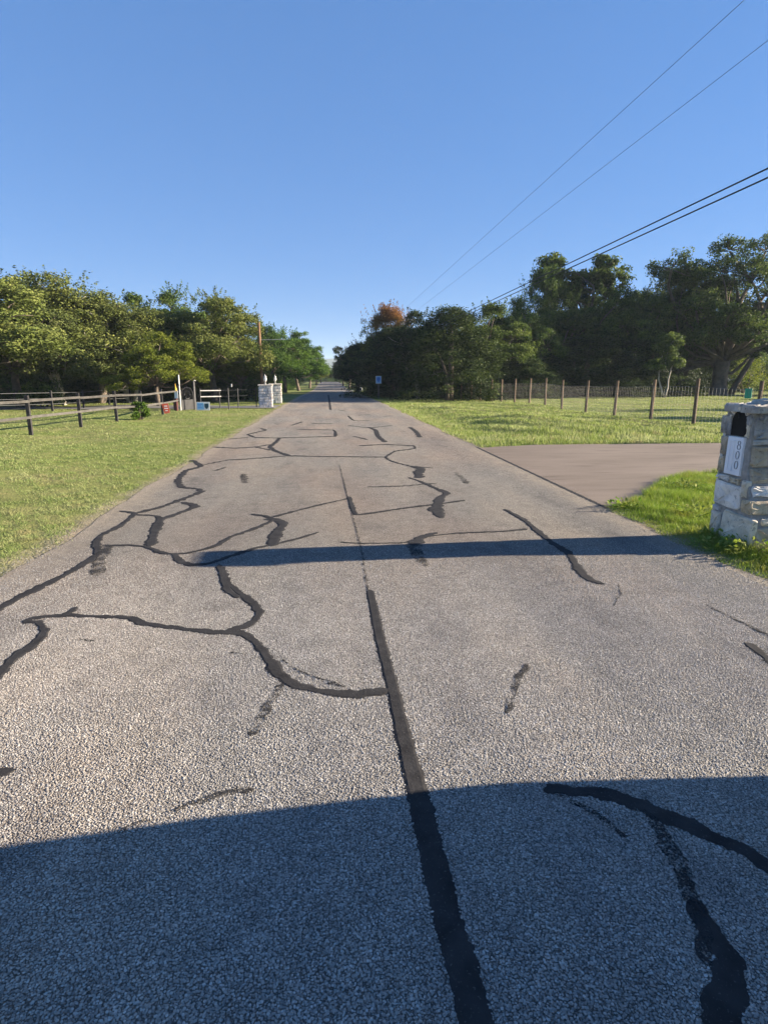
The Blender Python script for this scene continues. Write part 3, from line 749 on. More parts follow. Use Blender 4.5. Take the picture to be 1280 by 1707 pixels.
# ---------------------------------------------------------------- stone mailbox pillar
def slab_stone(name, outline, depth, mat, parent, loc, normal_axis, seed, rough=.006):
    """irregular quarried stone: outline in (u, v), its face standing 'depth' proud; normal_axis picks the pillar face."""
    r = np.random.default_rng(seed); o = np.array(outline, float); c = o.mean(0); n = len(o)
    rings = [(1.0, -.03), (1.0, depth * .45), (.965, depth * .8), (.90, depth), (.5, depth + .004)]
    V = []
    for sc, z in rings:
        for p in o:
            q = c + (p - c) * sc; j = r.normal(0, rough * .5, 2) if z > 0 else (0, 0)
            V.append((q[0] + j[0], q[1] + j[1], z + (r.normal(0, rough) if z > depth * .7 else 0)))
    V.append((c[0], c[1], depth + .004 + r.normal(0, rough)))
    F = [(k * n + i, k * n + (i + 1) % n, (k + 1) * n + (i + 1) % n, (k + 1) * n + i) for k in range(len(rings) - 1) for i in range(n)]
    F += [((len(rings) - 1) * n + i, (len(rings) - 1) * n + (i + 1) % n, len(rings) * n) for i in range(n)]
    W = []
    for u, v, w in V:
        if normal_axis == '-x': W.append((-w, -u, v))
        elif normal_axis == '+x': W.append((w, u, v))
        elif normal_axis == '-y': W.append((u, -w, v))
        elif normal_axis == '+y': W.append((-u, w, v))
        else: W.append((u, v, w))
    me = bpy.data.meshes.new(name); me.from_pydata(W, [], F); me.update()
    ob = link(name, me, mat, parent); ob.location = loc
    return ob
def rough_rect(u0, u1, v0, v1, seed, j=.008, rc=.13):
    r = np.random.default_rng(seed); w, h = u1 - u0, v1 - v0; q = min(w, h) * rc * r.uniform(.6, 1.2)
    P = [(u0 + q, v0), (u0 + w * .5, v0), (u1 - q, v0), (u1 - q * .3, v0 + q * .3), (u1, v0 + q), (u1, v0 + h * .55), (u1, v1 - q), (u1 - q * .3, v1 - q * .3), (u1 - q, v1), (u0 + w * .45, v1), (u0 + q, v1), (u0 + q * .3, v1 - q * .3), (u0, v1 - q), (u0, v0 + h * .5), (u0, v0 + q), (u0 + q * .3, v0 + q * .3)]
    return [(a + r.normal(0, j * .5), b + r.normal(0, j * .5)) for a, b in P]

PX, PYc, PRZ = 4.325, 5.555, math.radians(-1.5)
pillar = empty('mailbox_pillar', (PX, PYc, -.03), PRZ)
tag(pillar, 'stone mailbox pillar numbered 800 beside the driveway', 'mailbox')
PH = 1.36
def hw(z): return float(np.interp(z, [0, 1.36], [.275, .25]))                       # half depth across the road direction
def yf(z): return .35                                                               # far side, upright
def yn(z): return float(np.interp(z, [0, .3, .75, 1.36], [-.34, -.265, -.09, -.055]))  # near side, battered
core = MB(); nseg = 14
V = []
for i in range(nseg + 1):
    z = PH * i / nseg; h = hw(z)
    for sx_, y_ in ((-1, yn(z)), (1, yn(z)), (1, yf(z)), (-1, yf(z))): V.append((sx_ * h + .004 * math.sin(z * 31 + sx_), y_ + .003 * math.sin(z * 27 + y_ * 9), z))
F = [(4 * i + k, 4 * i + (k + 1) % 4, 4 * i + 4 + (k + 1) % 4, 4 * i + 4 + k) for i in range(nseg) for k in range(4)] + [(3, 2, 1, 0), tuple(4 * nseg + k for k in range(4))]
core.add(V, F).build('mortar_core', M['mortar'], pillar)
def face_stone(face, u0, u1, z0, z1, mat, seed, depth=.022):
    """u runs 0..1 from left to right as one faces that side"""
    zc = (z0 + z1) / 2; h = hw(zc); a, b = yf(zc), yn(zc); rx = 0
    if face in '-x+x':
        w = a - b; mid = (a + b) / 2
        ol = rough_rect(-w / 2 + u0 * w, -w / 2 + u1 * w, z0 - zc, z1 - zc, seed); loc = ((-h if face == '-x' else h), mid, zc)
    else:
        ol = rough_rect(-h + u0 * 2 * h, -h + u1 * 2 * h, z0 - zc, z1 - zc, seed); loc = (0, b if face == '-y' else a, zc)
        if face == '-y': rx = -math.atan2(yn(z1) - yn(z0), z1 - z0)
    ob = slab_stone('stone', ol, depth, mat, pillar, loc, face, seed); ob.rotation_euler.x = rx
    return ob
# for '-x' u is mirrored inside slab_stone: u=-h is the far (left) edge seen from the road
L_ = M['lime']; B_ = M['limeblue']; T_ = M['limetan']; G_ = M['limerough']
road_face = [(-.02, .19, .90, 1.09, T_), (-.03, .18, .72, .88, T_), (-.01, .40, .645, .695, B_), (.45, .76, .635, .69, T_), (.81, .97, .52, .68, L_),
             (-.02, .76, .375, .625, B_), (-.02, .19, .31, .36, B_), (-.02, .21, .06, .295, L_), (.27, 1.02, .05, .345, L_), (.80, 1.02, .375, .50, T_)]
for i, (a, b, c, d, m_) in enumerate(road_face): face_stone('-x', a, b, c, d, m_, 100 + i)
near_face = [(.03, .62, .05, .25, T_), (.66, 1.02, .05, .33, L_), (.16, .62, .275, .34, L_), (-.03, .42, .37, .50, T_), (.46, 1.02, .36, .52, L_), (.06, .55, .53, .64, B_), (.59, 1.02, .545, .64, T_),
             (.03, .56, .665, .80, T_), (.60, 1.02, .66, .84, L_), (.04, .60, .825, 1.02, T_), (.63, 1.02, .865, 1.05, B_), (.04, .5, 1.04, 1.075, L_), (.05, .56, 1.09, 1.285, G_), (.60, 1.02, 1.075, 1.30, G_)]
for i, (a, b, c, d, m_) in enumerate(near_face): face_stone('-y', a, b, c, d, m_, 200 + i)
sd = 300
for face in ('+x', '+y'):
    z = .05
    while z < 1.2:
        h = random.uniform(.13, .22); u = random.uniform(.35, .65)
        face_stone(face, -.02, u - .03, z, z + h - .03, random.choice((L_, T_, B_)), sd); sd += 1
        face_stone(face, u + .02, 1.02, z, z + h - .03, random.choice((L_, T_, B_)), sd); sd += 1
        z += h
# arched mailbox door, its surround of arch stones
def arch_pts(hw_, z0, zs, n=12):
    P = [(-hw_, z0), (-hw_, zs)]
    for i in range(1, n): a = math.pi - math.pi * i / n; P.append((hw_ * math.cos(a), zs + hw_ * math.sin(a)))
    return P + [(hw_, zs), (hw_, z0)]
cy_ = .125
fx = -hw(1.2)
door = MB(); door.prism([(cy_ + y, z) for y, z in arch_pts(.115, 1.105, 1.243)], fx - .009, fx + .05, 'x')
dr = door.build('mailbox_door', M['mailblack'], pillar)
hd = MB(); hd.tube([(fx - .018, cy_ + .01, 1.32), (fx - .02, cy_ + .005, 1.285)], .006, 6); hd.tube([(fx - .005, cy_ + .01, 1.322), (fx - .02, cy_ + .01, 1.322)], .005, 6)
hd.build('handle', M['iron'], dr)
arch = [(-10, 28), (33, 66), (72, 108), (114, 147), (152, 190)]
for i, (a0, a1) in enumerate(arch):
    ri, ro = .119, (.175 if i != 2 else .18)
    P = []
    for t in np.linspace(a0, a1, 5): a = math.radians(t); P.append((ri * math.cos(a), ri * math.sin(a)))
    for t in np.linspace(a1, a0, 5): a = math.radians(t); P.append((ro * math.cos(a), ro * math.sin(a)))
    slab_stone('arch_stone', P, .018, G_ if i % 2 == 0 else B_, pillar, (fx, cy_, 1.243), '-x', 400 + i, .003)
slab_stone('arch_stone', rough_rect(-.172, -.121, -.07, .07, 410), .018, G_, pillar, (fx - .002, cy_, 1.17), '-x', 410)
slab_stone('arch_stone', rough_rect(.121, .165, -.07, .07, 411), .012, L_, pillar, (fx - .002, cy_, 1.17), '-x', 411)
slab_stone('arch_stone', rough_rect(-.25, -.178, -.08, .10, 412), .03, G_, pillar, (fx - .002, cy_, 1.20), '-x', 412)
slab_stone('arch_stone', rough_rect(-.035, .035, -.018, .022, 413), .028, M['lime'], pillar, (fx - .012, cy_, 1.372), '-x', 413)
# address plaque: white stone, a sunk panel on its left and 8 0 0 down its right side
zp0, zp1 = .715, 1.095; fxp = -hw(.9); tl = .025 / PH
plq = MB(); plq.box((fxp - .006, cy_ - .004, (zp0 + zp1) / 2), (.04, .245, zp1 - zp0), tilt=(tl, 0)); po = plq.build('plaque', M['plaque'], pillar, bevel=.004)
pn = MB()
for (yy_, zz_, dy, dz) in ((.068, .905, .012, .30), (.0, .905, .008, .30), (.034, 1.055, .076, .008), (.034, .755, .076, .008)):
    pn.box((fxp - .028 + tl * (zz_ - .905), cy_ + yy_, zz_), (.008, dy, dz), tilt=(tl, 0))
pn.build('sunk_panel_edge', M['plaque'], po)
def ring(cy0, cz0, a, b, ta, tb, n=28):
    """figure 0 with thick sides and thin top and bottom, in the plaque's plane"""
    V = []; F = []
    for i in range(n):
        w = 2 * math.pi * i / n
        for k, (ra, rb) in enumerate(((a, b), (a - ta, b - tb))):
            y = cy0 - ra * math.cos(w); z = cz0 + rb * math.sin(w)
            for dx in (0, -.004): V.append((fxp - .0262 + dx + tl * (z - .905), y, z))
    for i in range(n):
        j = (i + 1) % n
        F += [(4 * i + 1, 4 * j + 1, 4 * j + 3, 4 * i + 3), (4 * i, 4 * j, 4 * j + 1, 4 * i + 1), (4 * i + 3, 4 * j + 3, 4 * j + 2, 4 * i + 2)]
    return V, F
dy0 = cy_ - .068
d8 = MB(); d8.add(*ring(dy0 - .004, 1.041, .023, .020, .005, .0028)); d8.add(*ring(dy0 - .004, .999, .028, .025, .0055, .0028)); d8.build('digit', M['digit'], po)
for cz0 in (.918, .820): MB().add(*ring(dy0, cz0, .028, .041, .007, .003)).build('digit', M['digit'], po)
# rough flat cap stones
for i, (u0, u1, v0, v1, z, m_) in enumerate([(-.31, .0, .09, .36, 1.375, G_), (-.30, .01, -.14, .08, 1.370, G_), (.02, .27, -.14, .35, 1.368, G_), (-.10, .2, -.08, .24, 1.41, G_)]):
    slab_stone('cap_stone', rough_rect(u0, u1, v0, v1, 500 + i, .012), .045, m_, pillar, (0, 0, z), 'z', 500 + i, .007)
slab_stone('cap_stone', rough_rect(-.22, .22, -.05, .07, 520, .015), .05, G_, pillar, (.02, yn(1.3), 1.33), '-y', 520, .012)

for i, (x, y, r, n, h) in enumerate([(4.02, 5.20, .26, 170, .15), (4.25, 4.98, .25, 170, .16), (4.70, 5.00, .30, 220, .22), (3.98, 5.62, .2, 110, .10), (4.5, 4.72, .22, 130, .14), (3.72, 5.35, .2, 110, .09)]):
    weed(x, y, r, n, M['lush'], ['leafy weed at the road-side foot of the mailbox pillar', 'dark leafy weed below the near corner of the mailbox pillar', 'tallest pale green weed at the right foot of the mailbox pillar', 'low weed at the far corner of the mailbox pillar', 'weed in the shade in front of the mailbox pillar', 'low weed in the pillar shadow next to the road edge'][i], 600 + i, h)
for i, (x, y, r, n, h) in enumerate([(3.75, 7.25, .22, 120, .10), (4.45, 6.75, .3, 160, .10), (5.2, 8.3, .35, 200, .14)]):
    weed(x, y, r, n, M['lush'], ['weed in the corner where driveway and road meet', 'dark flat weed in the grass between driveway and pillar', 'weed at the curved driveway edge behind the pillar'][i], 620 + i, h)

# ---------------------------------------------------------------- trees
def leaf_quads(C, D, L, W, r):
    n = len(C)
    nr = D * .8 + r.normal(0, .75, (n, 3)); nr /= np.linalg.norm(nr, axis=1)[:, None] + 1e-9
    t = np.cross(nr, r.normal(0, 1, (n, 3))); t /= np.linalg.norm(t, axis=1)[:, None] + 1e-9
    s = np.cross(nr, t); V = np.zeros((n, 4, 3))
    V[:, 0] = C - t * L[:, None]; V[:, 1] = C + s * W[:, None]; V[:, 2] = C + t * L[:, None]; V[:, 3] = C - s * W[:, None]
    return V.reshape(-1, 3)
class Tree:
    def __init__(s, seed): s.r = np.random.default_rng(seed); s.C = []; s.D = []; s.T = []; s.mb = MB(); s.size = (.10, .052)
    def clump(s, c, out, rad, n, flat=.8):
        p = s.r.normal(0, 1, (n, 3)); p /= np.linalg.norm(p, axis=1)[:, None]; p *= (s.r.random(n) ** .45)[:, None] * rad; p[:, 2] *= flat
        base = s.r.uniform(.15, .8)
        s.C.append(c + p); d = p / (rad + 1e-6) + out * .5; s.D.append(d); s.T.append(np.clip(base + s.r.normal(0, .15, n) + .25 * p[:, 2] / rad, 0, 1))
    def limb(s, a, b, r0, r1, bend=.15, n=5):
        a = np.array(a, float); b = np.array(b, float); L = np.linalg.norm(b - a); m1 = s.r.normal(0, bend * L, 3)
        pts = [a + (b - a) * t + m1 * math.sin(math.pi * t) for t in np.linspace(0, 1, n)]
        s.mb.tube(pts, list(np.linspace(r0, r1, n)), 6); return pts
    def lobe(s, c, R, ncl, nlf, root, r0=.10, crad=(.30, .55), flat=.85, low=-.55):
        c = np.array(c, float); s.limb(root, c, r0, r0 * .45)
        for i in range(ncl):
            d = s.r.normal(0, 1, 3); d /= np.linalg.norm(d)
            if d[2] < low: d[2] = -d[2]
            p = c + d * R * s.r.uniform(.5, 1.08) * np.array((1, 1, flat))
            if i % 3 == 0: s.limb(c + d * R * .1, p, r0 * .28, .012, .1, 3)
            s.clump(p, d, s.r.uniform(*crad), nlf)
    def whip(s, a, d, L, n, rad=.10):
        t = s.r.random(n); p = a + np.outer(t, d) * L + s.r.normal(0, rad, (n, 3)) * (1.1 - t)[:, None]
        s.C.append(p); s.D.append(np.tile(d, (n, 1))); s.T.append(np.clip(.4 + s.r.normal(0, .15, n), 0, 1))
    def finish(s, name):
        C = np.concatenate(s.C); D = np.concatenate(s.D); T = np.concatenate(s.T); n = len(C)
        L = s.size[0] * s.r.uniform(.65, 1.35, n); W = s.size[1] * s.r.uniform(.7, 1.3, n)
        crown = npmesh(name + '_crown', leaf_quads(C, D, L, W, s.r), 4, np.repeat(T, 4))
        trunk = s.mb.mesh(name + '_trunk', True)
        for m_ in (crown, trunk): m_.materials.append(M['bark'])
        H = np.percentile(C[:, 2], 99.6); x0, x1 = np.percentile(C[:, 0], (1.5, 98.5)); y0, y1 = np.percentile(C[:, 1], (1.5, 98.5))
        return dict(crown=crown, trunk=trunk, H=H, W=((x1 - x0) + (y1 - y0)) / 2, cx=(x0 + x1) / 2)
def oak(seed, stems=1):
    t = Tree(seed); r = t.r; t.size = (.074, .037); top = (r.normal(0, .15), r.normal(0, .15), 2.3)
    t.limb((0, 0, -.4), top, .24, .17, .04)
    if stems > 1: t.limb((.12, .05, -.3), (1.3, .2, 3.), .16, .09, .05)
    for i in range(8):
        a = i * .785 + r.normal(0, .2); q = r.uniform(2.1, 2.9); t.lobe((q * math.cos(a), q * math.sin(a), r.uniform(2.3, 3.9)), r.uniform(1.15, 1.6), 28, 100, top, .08)
    for i in range(7):
        a = i * .898 + r.normal(0, .3); q = r.uniform(1.2, 2.1); t.lobe((q * math.cos(a), q * math.sin(a), r.uniform(4.4, 5.7)), r.uniform(1.1, 1.5), 28, 100, top, .08)
    for i in range(3): t.lobe((r.normal(0, 1.0), r.normal(0, 1.0), r.uniform(6.0, 7.2)), r.uniform(.6, 1.0), 16, 90, top, .07)
    for i in range(26):
        a = r.uniform(0, 6.28); q = r.uniform(0, 2.6); d = np.array((math.cos(a) * .4, math.sin(a) * .4, 1.)); d /= np.linalg.norm(d)
        t.whip(np.array((q * math.cos(a), q * math.sin(a), 7.3 - .42 * q * q * .6)), d, r.uniform(.4, 1.2), 30, .12)
    return t
def airy(seed):
    t = Tree(seed); r = t.r; t.size = (.068, .032); top = (r.normal(0, .2), r.normal(0, .2), 2.6)
    t.limb((0, 0, -.4), top, .16, .12, .05); t.limb((.10, .06, -.3), (.7, .4, 3.2), .12, .07, .06)
    for i in range(24):
        a = r.uniform(0, 6.28); z = r.uniform(2.2, 6.8); q = r.uniform(.4, 2.6) * (1 - .09 * (z - 2.8)); t.lobe((q * math.cos(a), q * math.sin(a), z), r.uniform(.8, 1.25), 18, 84, top, .06, (.28, .6))
    for i in range(34):
        a = r.uniform(0, 6.28); q = r.uniform(0, 2.3); d = np.array((math.cos(a) * .5, math.sin(a) * .5, 1.)); d /= np.linalg.norm(d)
        t.whip(np.array((q * math.cos(a), q * math.sin(a), 7.0 - .33 * q)), d, r.uniform(.6, 1.5), 30, .13)
    return t
def cedar(seed):
    t = Tree(seed); r = t.r; t.size = (.07, .033); t.limb((0, 0, -.4), (0, 0, 7.0), .2, .05, .02)
    t.limb((.12, .06, -.3), (.8, .3, 4.5), .12, .05, .05)
    for i in range(430):
        z = .25 + 7.4 * r.random(); a = r.uniform(0, 6.28); R = 2.7 * (1 - (z / 8.3) ** 1.7) ** .8 * (1 + .18 * math.sin(3 * a + z * 1.3) + .1 * math.sin(7 * a - z * 2)) * r.uniform(.6, 1.05)
        d = np.array((math.cos(a), math.sin(a), .5)); t.clump(np.array((R * math.cos(a), R * math.sin(a), z)), d, r.uniform(.32, .6), 84, .9)
    return t
def clumpy(seed):
    t = Tree(seed); r = t.r; top = (0, 0, 3.2); t.limb((0, 0, -.4), top, .24, .17, .05)
    for c, R in (((-1.5, .2, 6.9), 1.0), ((-1.2, .4, 8.0), .9), ((-.9, .1, 7.3), .6), ((.2, -.3, 6.1), 1.1), ((1.4, .1, 7.2), 1.0), ((1.8, .3, 8.2), .85), ((2.1, .1, 7.6), .6), ((.9, .4, 6.4), .8), ((.2, .2, 7.2), .6)): t.lobe(c, R, 20, 80, (0, 0, 4.6), .09, (.25, .5))
    for i in range(14):
        a = r.uniform(0, 6.28); q = r.uniform(.6, 2.3); t.lobe((q * math.cos(a), q * math.sin(a), r.uniform(2., 4.8)), 1.25, 24, 62, top, .07)
    t.limb(top, (0, 0, 5.0), .15, .1, .04)
    return t
KIND = dict(oak0=oak(11), oak1=oak(12, 2), oak2=oak(13), airy0=airy(21), airy1=airy(22), cedar0=cedar(31), cedar1=cedar(32), clumpy=clumpy(41))
KIND = {k: v.finish(k) for k, v in KIND.items()}
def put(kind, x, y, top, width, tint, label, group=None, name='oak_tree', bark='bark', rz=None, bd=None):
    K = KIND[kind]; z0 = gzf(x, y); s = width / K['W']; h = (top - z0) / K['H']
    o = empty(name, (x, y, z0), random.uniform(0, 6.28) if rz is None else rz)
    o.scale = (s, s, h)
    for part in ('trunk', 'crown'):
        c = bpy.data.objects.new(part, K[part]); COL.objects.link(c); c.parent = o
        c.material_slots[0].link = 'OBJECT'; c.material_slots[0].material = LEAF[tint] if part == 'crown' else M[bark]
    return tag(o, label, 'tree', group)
NAME = dict(oak='oak_tree', airy='feathery_tree', cedar='juniper_tree', clumpy='tall_tree')
for (x, y, top, w, kind, tint, label) in TREES:
    put(kind, x, y, top, w * 1.3, tint, label, None, NAME[kind.rstrip('012')], 'palebark' if 'pale trunks' in label or kind == 'airy0' else 'bark')
# trees deeper in the woods, which only fill the dark between and below the front crowns
LW = 'dark tree deep in the left wood behind the front row'; RW = 'dark tree deep in the right wood behind the front row'
r3 = random.Random(5)
def fill(n, xr, yr, hr, wr, kinds, tint, label, group, ok_=None):
    got = []; tries = 0
    while len(got) < n and tries < 4000:
        tries += 1; x = r3.uniform(*xr); y = r3.uniform(*yr)
        if ok_ and not ok_(x, y): continue
        if any((x - a) ** 2 + (y - b) ** 2 < 3.2 ** 2 for a, b in got): continue
        got.append((x, y)); put(r3.choice(kinds), x, y, r3.uniform(*hr), r3.uniform(*wr), tint, label, group, 'wood_tree')
fill(26, (-62, -13), (52, 84), (5.4, 7.0), (6, 8), ('cedar0', 'cedar1', 'oak2'), 'dark', LW, 'trees filling the left wood', lambda x, y: x < -.30 * y + 4 or x < -13)
fill(12, (-30, -9.5), (78, 200), (6., 8.), (6, 8), ('oak0', 'oak2', 'cedar0'), 'green', 'green tree behind the left roadside row', 'trees behind the left roadside row')
fill(30, (19, 66), (66, 96), (6.5, 9.5), (6.5, 8.5), ('cedar0', 'cedar1', 'oak1'), 'deep', RW, 'trees filling the right wood', lambda x, y: x < .62 * y)
fill(24, (9, 34), (56, 200), (5.8, 7.6), (6, 8), ('cedar0', 'cedar1', 'oak1'), 'deep', 'dark tree behind the right roadside row', 'trees behind the right roadside row', lambda x, y: not (96.5 < y < 110.5) and x < .4 * y)
fill(16, (44, 84), (84, 112), (7, 10), (7, 9), ('cedar1', 'oak1', 'oak2'), 'dark', 'tree at the far side of the pasture beyond the great live oak', 'trees beyond the pasture')
# low thickets below the crowns
for k_, (x, y) in enumerate([(-34, 43), (-30, 44), (-26.5, 45), (-23, 46), (-20, 46.5), (-17, 47), (-14.5, 47.5), (-12.2, 48.5), (-10.4, 50), (-9.2, 53), (-9.4, 58), (-22, 51), (-16, 52)]):
    put('cedar1' if k_ % 2 else 'cedar0', x, y, r3.uniform(2.2, 3.0), r3.uniform(4.5, 5.6), 'dark', 'low dark thicket below the left trees', 'thickets below the left trees', 'thicket')
for k_, (x, y) in enumerate([(6.9, 55), (7.3, 60), (7.6, 66), (7.8, 73), (8.2, 82), (10.2, 51), (13.0, 51.5), (16, 53), (13.6, 50.6), (16.5, 50.2), (19.5, 55), (23, 57), (26.5, 58), (30, 59), (33.5, 62), (8.5, 92), (10.0, 115), (8.4, 124), (8.4, 140)]):
    put('cedar1' if k_ % 2 else 'cedar0', x, y, r3.uniform(2.6, 3.6), r3.uniform(4.6, 5.6), 'deep', 'low dark thicket along the right wood edge', 'thickets along the right wood edge', 'thicket')
for k_, (x, y) in enumerate([(-8.6, 63), (-9.6, 70), (-9.4, 78), (-9.8, 87), (-9.6, 97), (-10, 108), (-9.8, 120), (-10, 134), (-10.2, 150), (-10.4, 168), (-10.8, 188)]):
    put('cedar1' if k_ % 2 else 'cedar0', x, y, r3.uniform(2.2, 3.2) + float(prof(y)), r3.uniform(5, 6.5), 'green', 'low green thicket along the left roadside row', 'thickets along the left roadside row', 'thicket')
# valley trees beyond the crest
fill(30, (-20, 22), (236, 330), (2.4, 4.6), (8, 12), ('oak0', 'oak1', 'oak2'), 'green', 'tree in the valley beyond the crest of the road', 'valley trees beyond the crest', lambda x, y: True)
# trees outside the frame on the right, whose long shadows fall across the pasture
put('cedar0', 50.5, 60.5, 7.5, 6, 'deep', 'juniper beyond the right picture edge shading the great live oak trunk')
put('cedar1', 54, 57.5, 8, 6.5, 'deep', 'larger juniper beyond the right picture edge near the great live oak')
for x, y, t_, w, l in ((40, 24.5, 7.5, 4.5, 'oak beyond the right picture edge shading the near pasture'), (46, 31, 8, 5, 'oak beyond the right picture edge shading the middle pasture'), (66, 47, 9, 8, 'oak beyond the right picture edge shading the far pasture')):
    put('oak0', x, y, t_, w, 'dark', l)

# the great live oak of the pasture
t = Tree(77); t.size = (.10, .05); r = t.r
tp = (0, 0, 3.2)
t.mb.tube([(0, 0, -.4), (0, 0, .25), (.02, 0, 1.2), (.05, .05, 2.4), tp], [1.0, .72, .6, .62, .66], 12)
for a, q, z in ((2.9, 6.3, 4.2), (2.2, 5.0, 6.2), (1.2, 5.5, 5.5), (.2, 6.5, 5.0), (-.8, 5.5, 6.0), (-2.0, 5.0, 5.0), (3.3, 4.6, 7.6), (.6, 3.5, 8.6), (-.3, 5.2, 8.0), (-1.6, 3.6, 8.4), (2.6, 3.8, 10.2), (1.6, 2.4, 10.6), (0, 3.0, 11.2), (-1.0, 2.2, 12.4), (.9, 1.8, 13.0), (3.0, 5.9, 10.9), (-.1, 5.4, 11.6)):
    t.lobe((q * math.cos(a), q * math.sin(a), z), r.uniform(1.3, 2.0), 26, 70, tp, .2, (.4, .75), .75)
t.limb(tp, (.3, .2, 11), .45, .04, .05)
for i in range(30):
    a = r.uniform(0, 6.28); q = r.uniform(1.5, 6.3); t.lobe((q * math.cos(a), q * math.sin(a), r.uniform(3.8, 12.2 - .35 * q)), r.uniform(1.2, 2.0), 24, 80, tp, .12, (.4, .75), .75)
KIND['live'] = t.finish('live'); put('live', 38.8, 58, 14.7, 13.5, 'dark', 'great live oak with a thick dark trunk behind the mailbox pillar', None, 'live_oak_tree', rz=.3)
# tree with a leaning trunk beside it
t = Tree(78); r = t.r; t.size = (.11, .055); tp = (2.6, 0, 4.6)
t.limb((0, 0, -.3), tp, .34, .2, .03)
for i in range(9): t.lobe((3.6 + r.normal(0, 1.8), r.normal(0, 1.5), r.uniform(5., 9.)), r.uniform(1.1, 1.6), 22, 60, tp, .1)
KIND['lean'] = t.finish('lean'); K = KIND['lean']
o = empty('leaning_tree', (42.4, 61.5, gzf(42.4, 61.5)))
for part, m_ in (('trunk', M['bark']), ('crown', LEAF['dark'])):
    c = bpy.data.objects.new(part, K[part]); COL.objects.link(c); c.parent = o; c.material_slots[0].link = 'OBJECT'; c.material_slots[0].material = m_
tag(o, 'tree with a dark trunk leaning right, beside the great live oak', 'tree')
# thin sapling with two pale stems
t = Tree(79); r = t.r; t.size = (.09, .045)
t.mb.tube([(0, 0, -.1), (-.25, 0, .7), (-.5, .05, 1.6), (-.55, 0, 2.6)], [.07, .06, .05, .03], 6); t.mb.tube([(0, 0, -.1), (.18, 0, .8), (.2, .05, 1.6), (.35, 0, 2.6)], [.07, .06, .05, .03], 6)
for c in ((-.7, 0, 2.7), (.5, 0, 2.9), (0, .2, 3.4), (-.3, 0, 4.1), (.2, 0, 4.8)): t.lobe(c, .62, 16, 60, (c[0] * .6, 0, 2.2), .03, (.25, .4))
KIND['sap'] = t.finish('sap'); put('sap', 28.6, 50, 5.3, 2.3, 'dark', 'sapling with two thin pale stems behind the wire fence', None, 'sapling', 'palebark', rz=0)

def bush(x, y, h, w, tint, label, seed, n=26, name='bush', cat='bush'):
    t = Tree(seed); r = t.r; t.size = (.045, .022) if h < 1.2 else (.09, .045)
    for i in range(6): a = r.uniform(0, 6.28); t.limb((0, 0, -.05), (w * .3 * math.cos(a), w * .3 * math.sin(a), h * r.uniform(.5, .8)), .02 * max(1, h), .008, .1, 4)
    for i in range(n):
        a = r.uniform(0, 6.28); z = h * r.uniform(.15, .92); q = w * .5 * math.sqrt(r.random()) * (1.05 - .6 * (z / h)); t.clump(np.array((q * math.cos(a), q * math.sin(a), z)), np.array((math.cos(a), math.sin(a), .4)), .16 * (h + w) / 2 * r.uniform(.7, 1.2), 75, .9)
    K = t.finish(name); o = empty(name, (x, y, gzf(x, y)))
    for part, m_ in (('trunk', M['bark']), ('crown', LEAF[tint])):
        c = bpy.data.objects.new('branches' if part == 'trunk' else 'foliage', K[part]); COL.objects.link(c); c.parent = o; K[part].materials[0] = m_
    return tag(o, label, cat)
bush(-7.75, 25.6, .70, 1.0, 'green', 'small green shrub against the rail fence beside the red sign', 801)
bush(34.5, 56, 1.3, 3.0, 'yellow', 'low yellow-green bush left of the great live oak trunk', 802)
bush(51.5, 72, 4.6, 6.5, 'yellow', 'sunlit pale green bush in the gap right of the leaning tree', 803, 40)
bush(60., 76, 5.0, 7, 'yellow', 'second sunlit bush at the right picture edge behind the pasture', 804, 40)
bush(11.9, 43.8, 1.0, 1.6, 'dark', 'dark bush at the shaded end of the wire fence', 805)
bush(18.3, 50.5, 1.6, 1.5, 'yellow', 'small yellowish bush behind the wire fence left of the pale sapling', 806)
bush(-16.5, 37, 1.5, 3.5, 'dark', 'dark bush under the left trees behind the rail fence', 807)
bush(-5.4, 46, 1.3, 3.0, 'dark', 'dark bush behind the gravel drive left of the stone gate pillars', 808)

# ---------------------------------------------------------------- black rail fence on the left
fp = [(-9.72, 9.6), (-9.40, 12.6), (-9.09, 15.6), (-8.77, 18.62), (-8.46, 21.48), (-8.13, 24.04), (-7.80, 26.1), (-7.50, 28.19), (-7.72, 31.9)]
fence = empty('rail_fence', (fp[3][0], fp[3][1], 0)); fx0, fy0 = fp[3]
tag(fence, 'two-rail fence with black posts and weathered rails, left of the road', 'fence')
for i, (x, y) in enumerate(fp):
    z = gzf(x, y); MB().box((x - fx0, y - fy0, z + .50), (.10, .10, 1.30), rz=.1, tilt=(random.uniform(-.03, .03), random.uniform(-.03, .03))).build('post', M['blackpost'], fence, bevel=.008)
for i in range(len(fp) - 1):
    (x0, y0), (x1, y1) = fp[i], fp[i + 1]; L = math.hypot(x1 - x0, y1 - y0); a = math.atan2(y1 - y0, x1 - x0)
    nx, ny = math.sin(a) * .068, -math.cos(a) * .068
    for hz in (.99, .53):
        if i == 7 and hz < .9: pass
        za, zb = gzf(x0, y0) + hz + random.uniform(-.015, .015), gzf(x1, y1) + hz + random.uniform(-.015, .015)
        m_ = MB(); hgt, th = .076, .032; V = []
        for (x, y, z, s) in ((x0, y0, za, -.02), (x1, y1, zb, -.03)):
            for dx in (-th / 2, th / 2):
                for dz in (-hgt / 2, hgt / 2): V.append((x - fx0 + nx * (1 + dx * 14.7) + math.cos(a) * s * 0, y - fy0 + ny * (1 + dx * 14.7), z + dz))
        m_.add(V, [(0, 1, 3, 2), (4, 6, 7, 5), (0, 4, 5, 1), (2, 3, 7, 6), (1, 5, 7, 3), (0, 2, 6, 4)]).build('rail', M['rail'], fence)
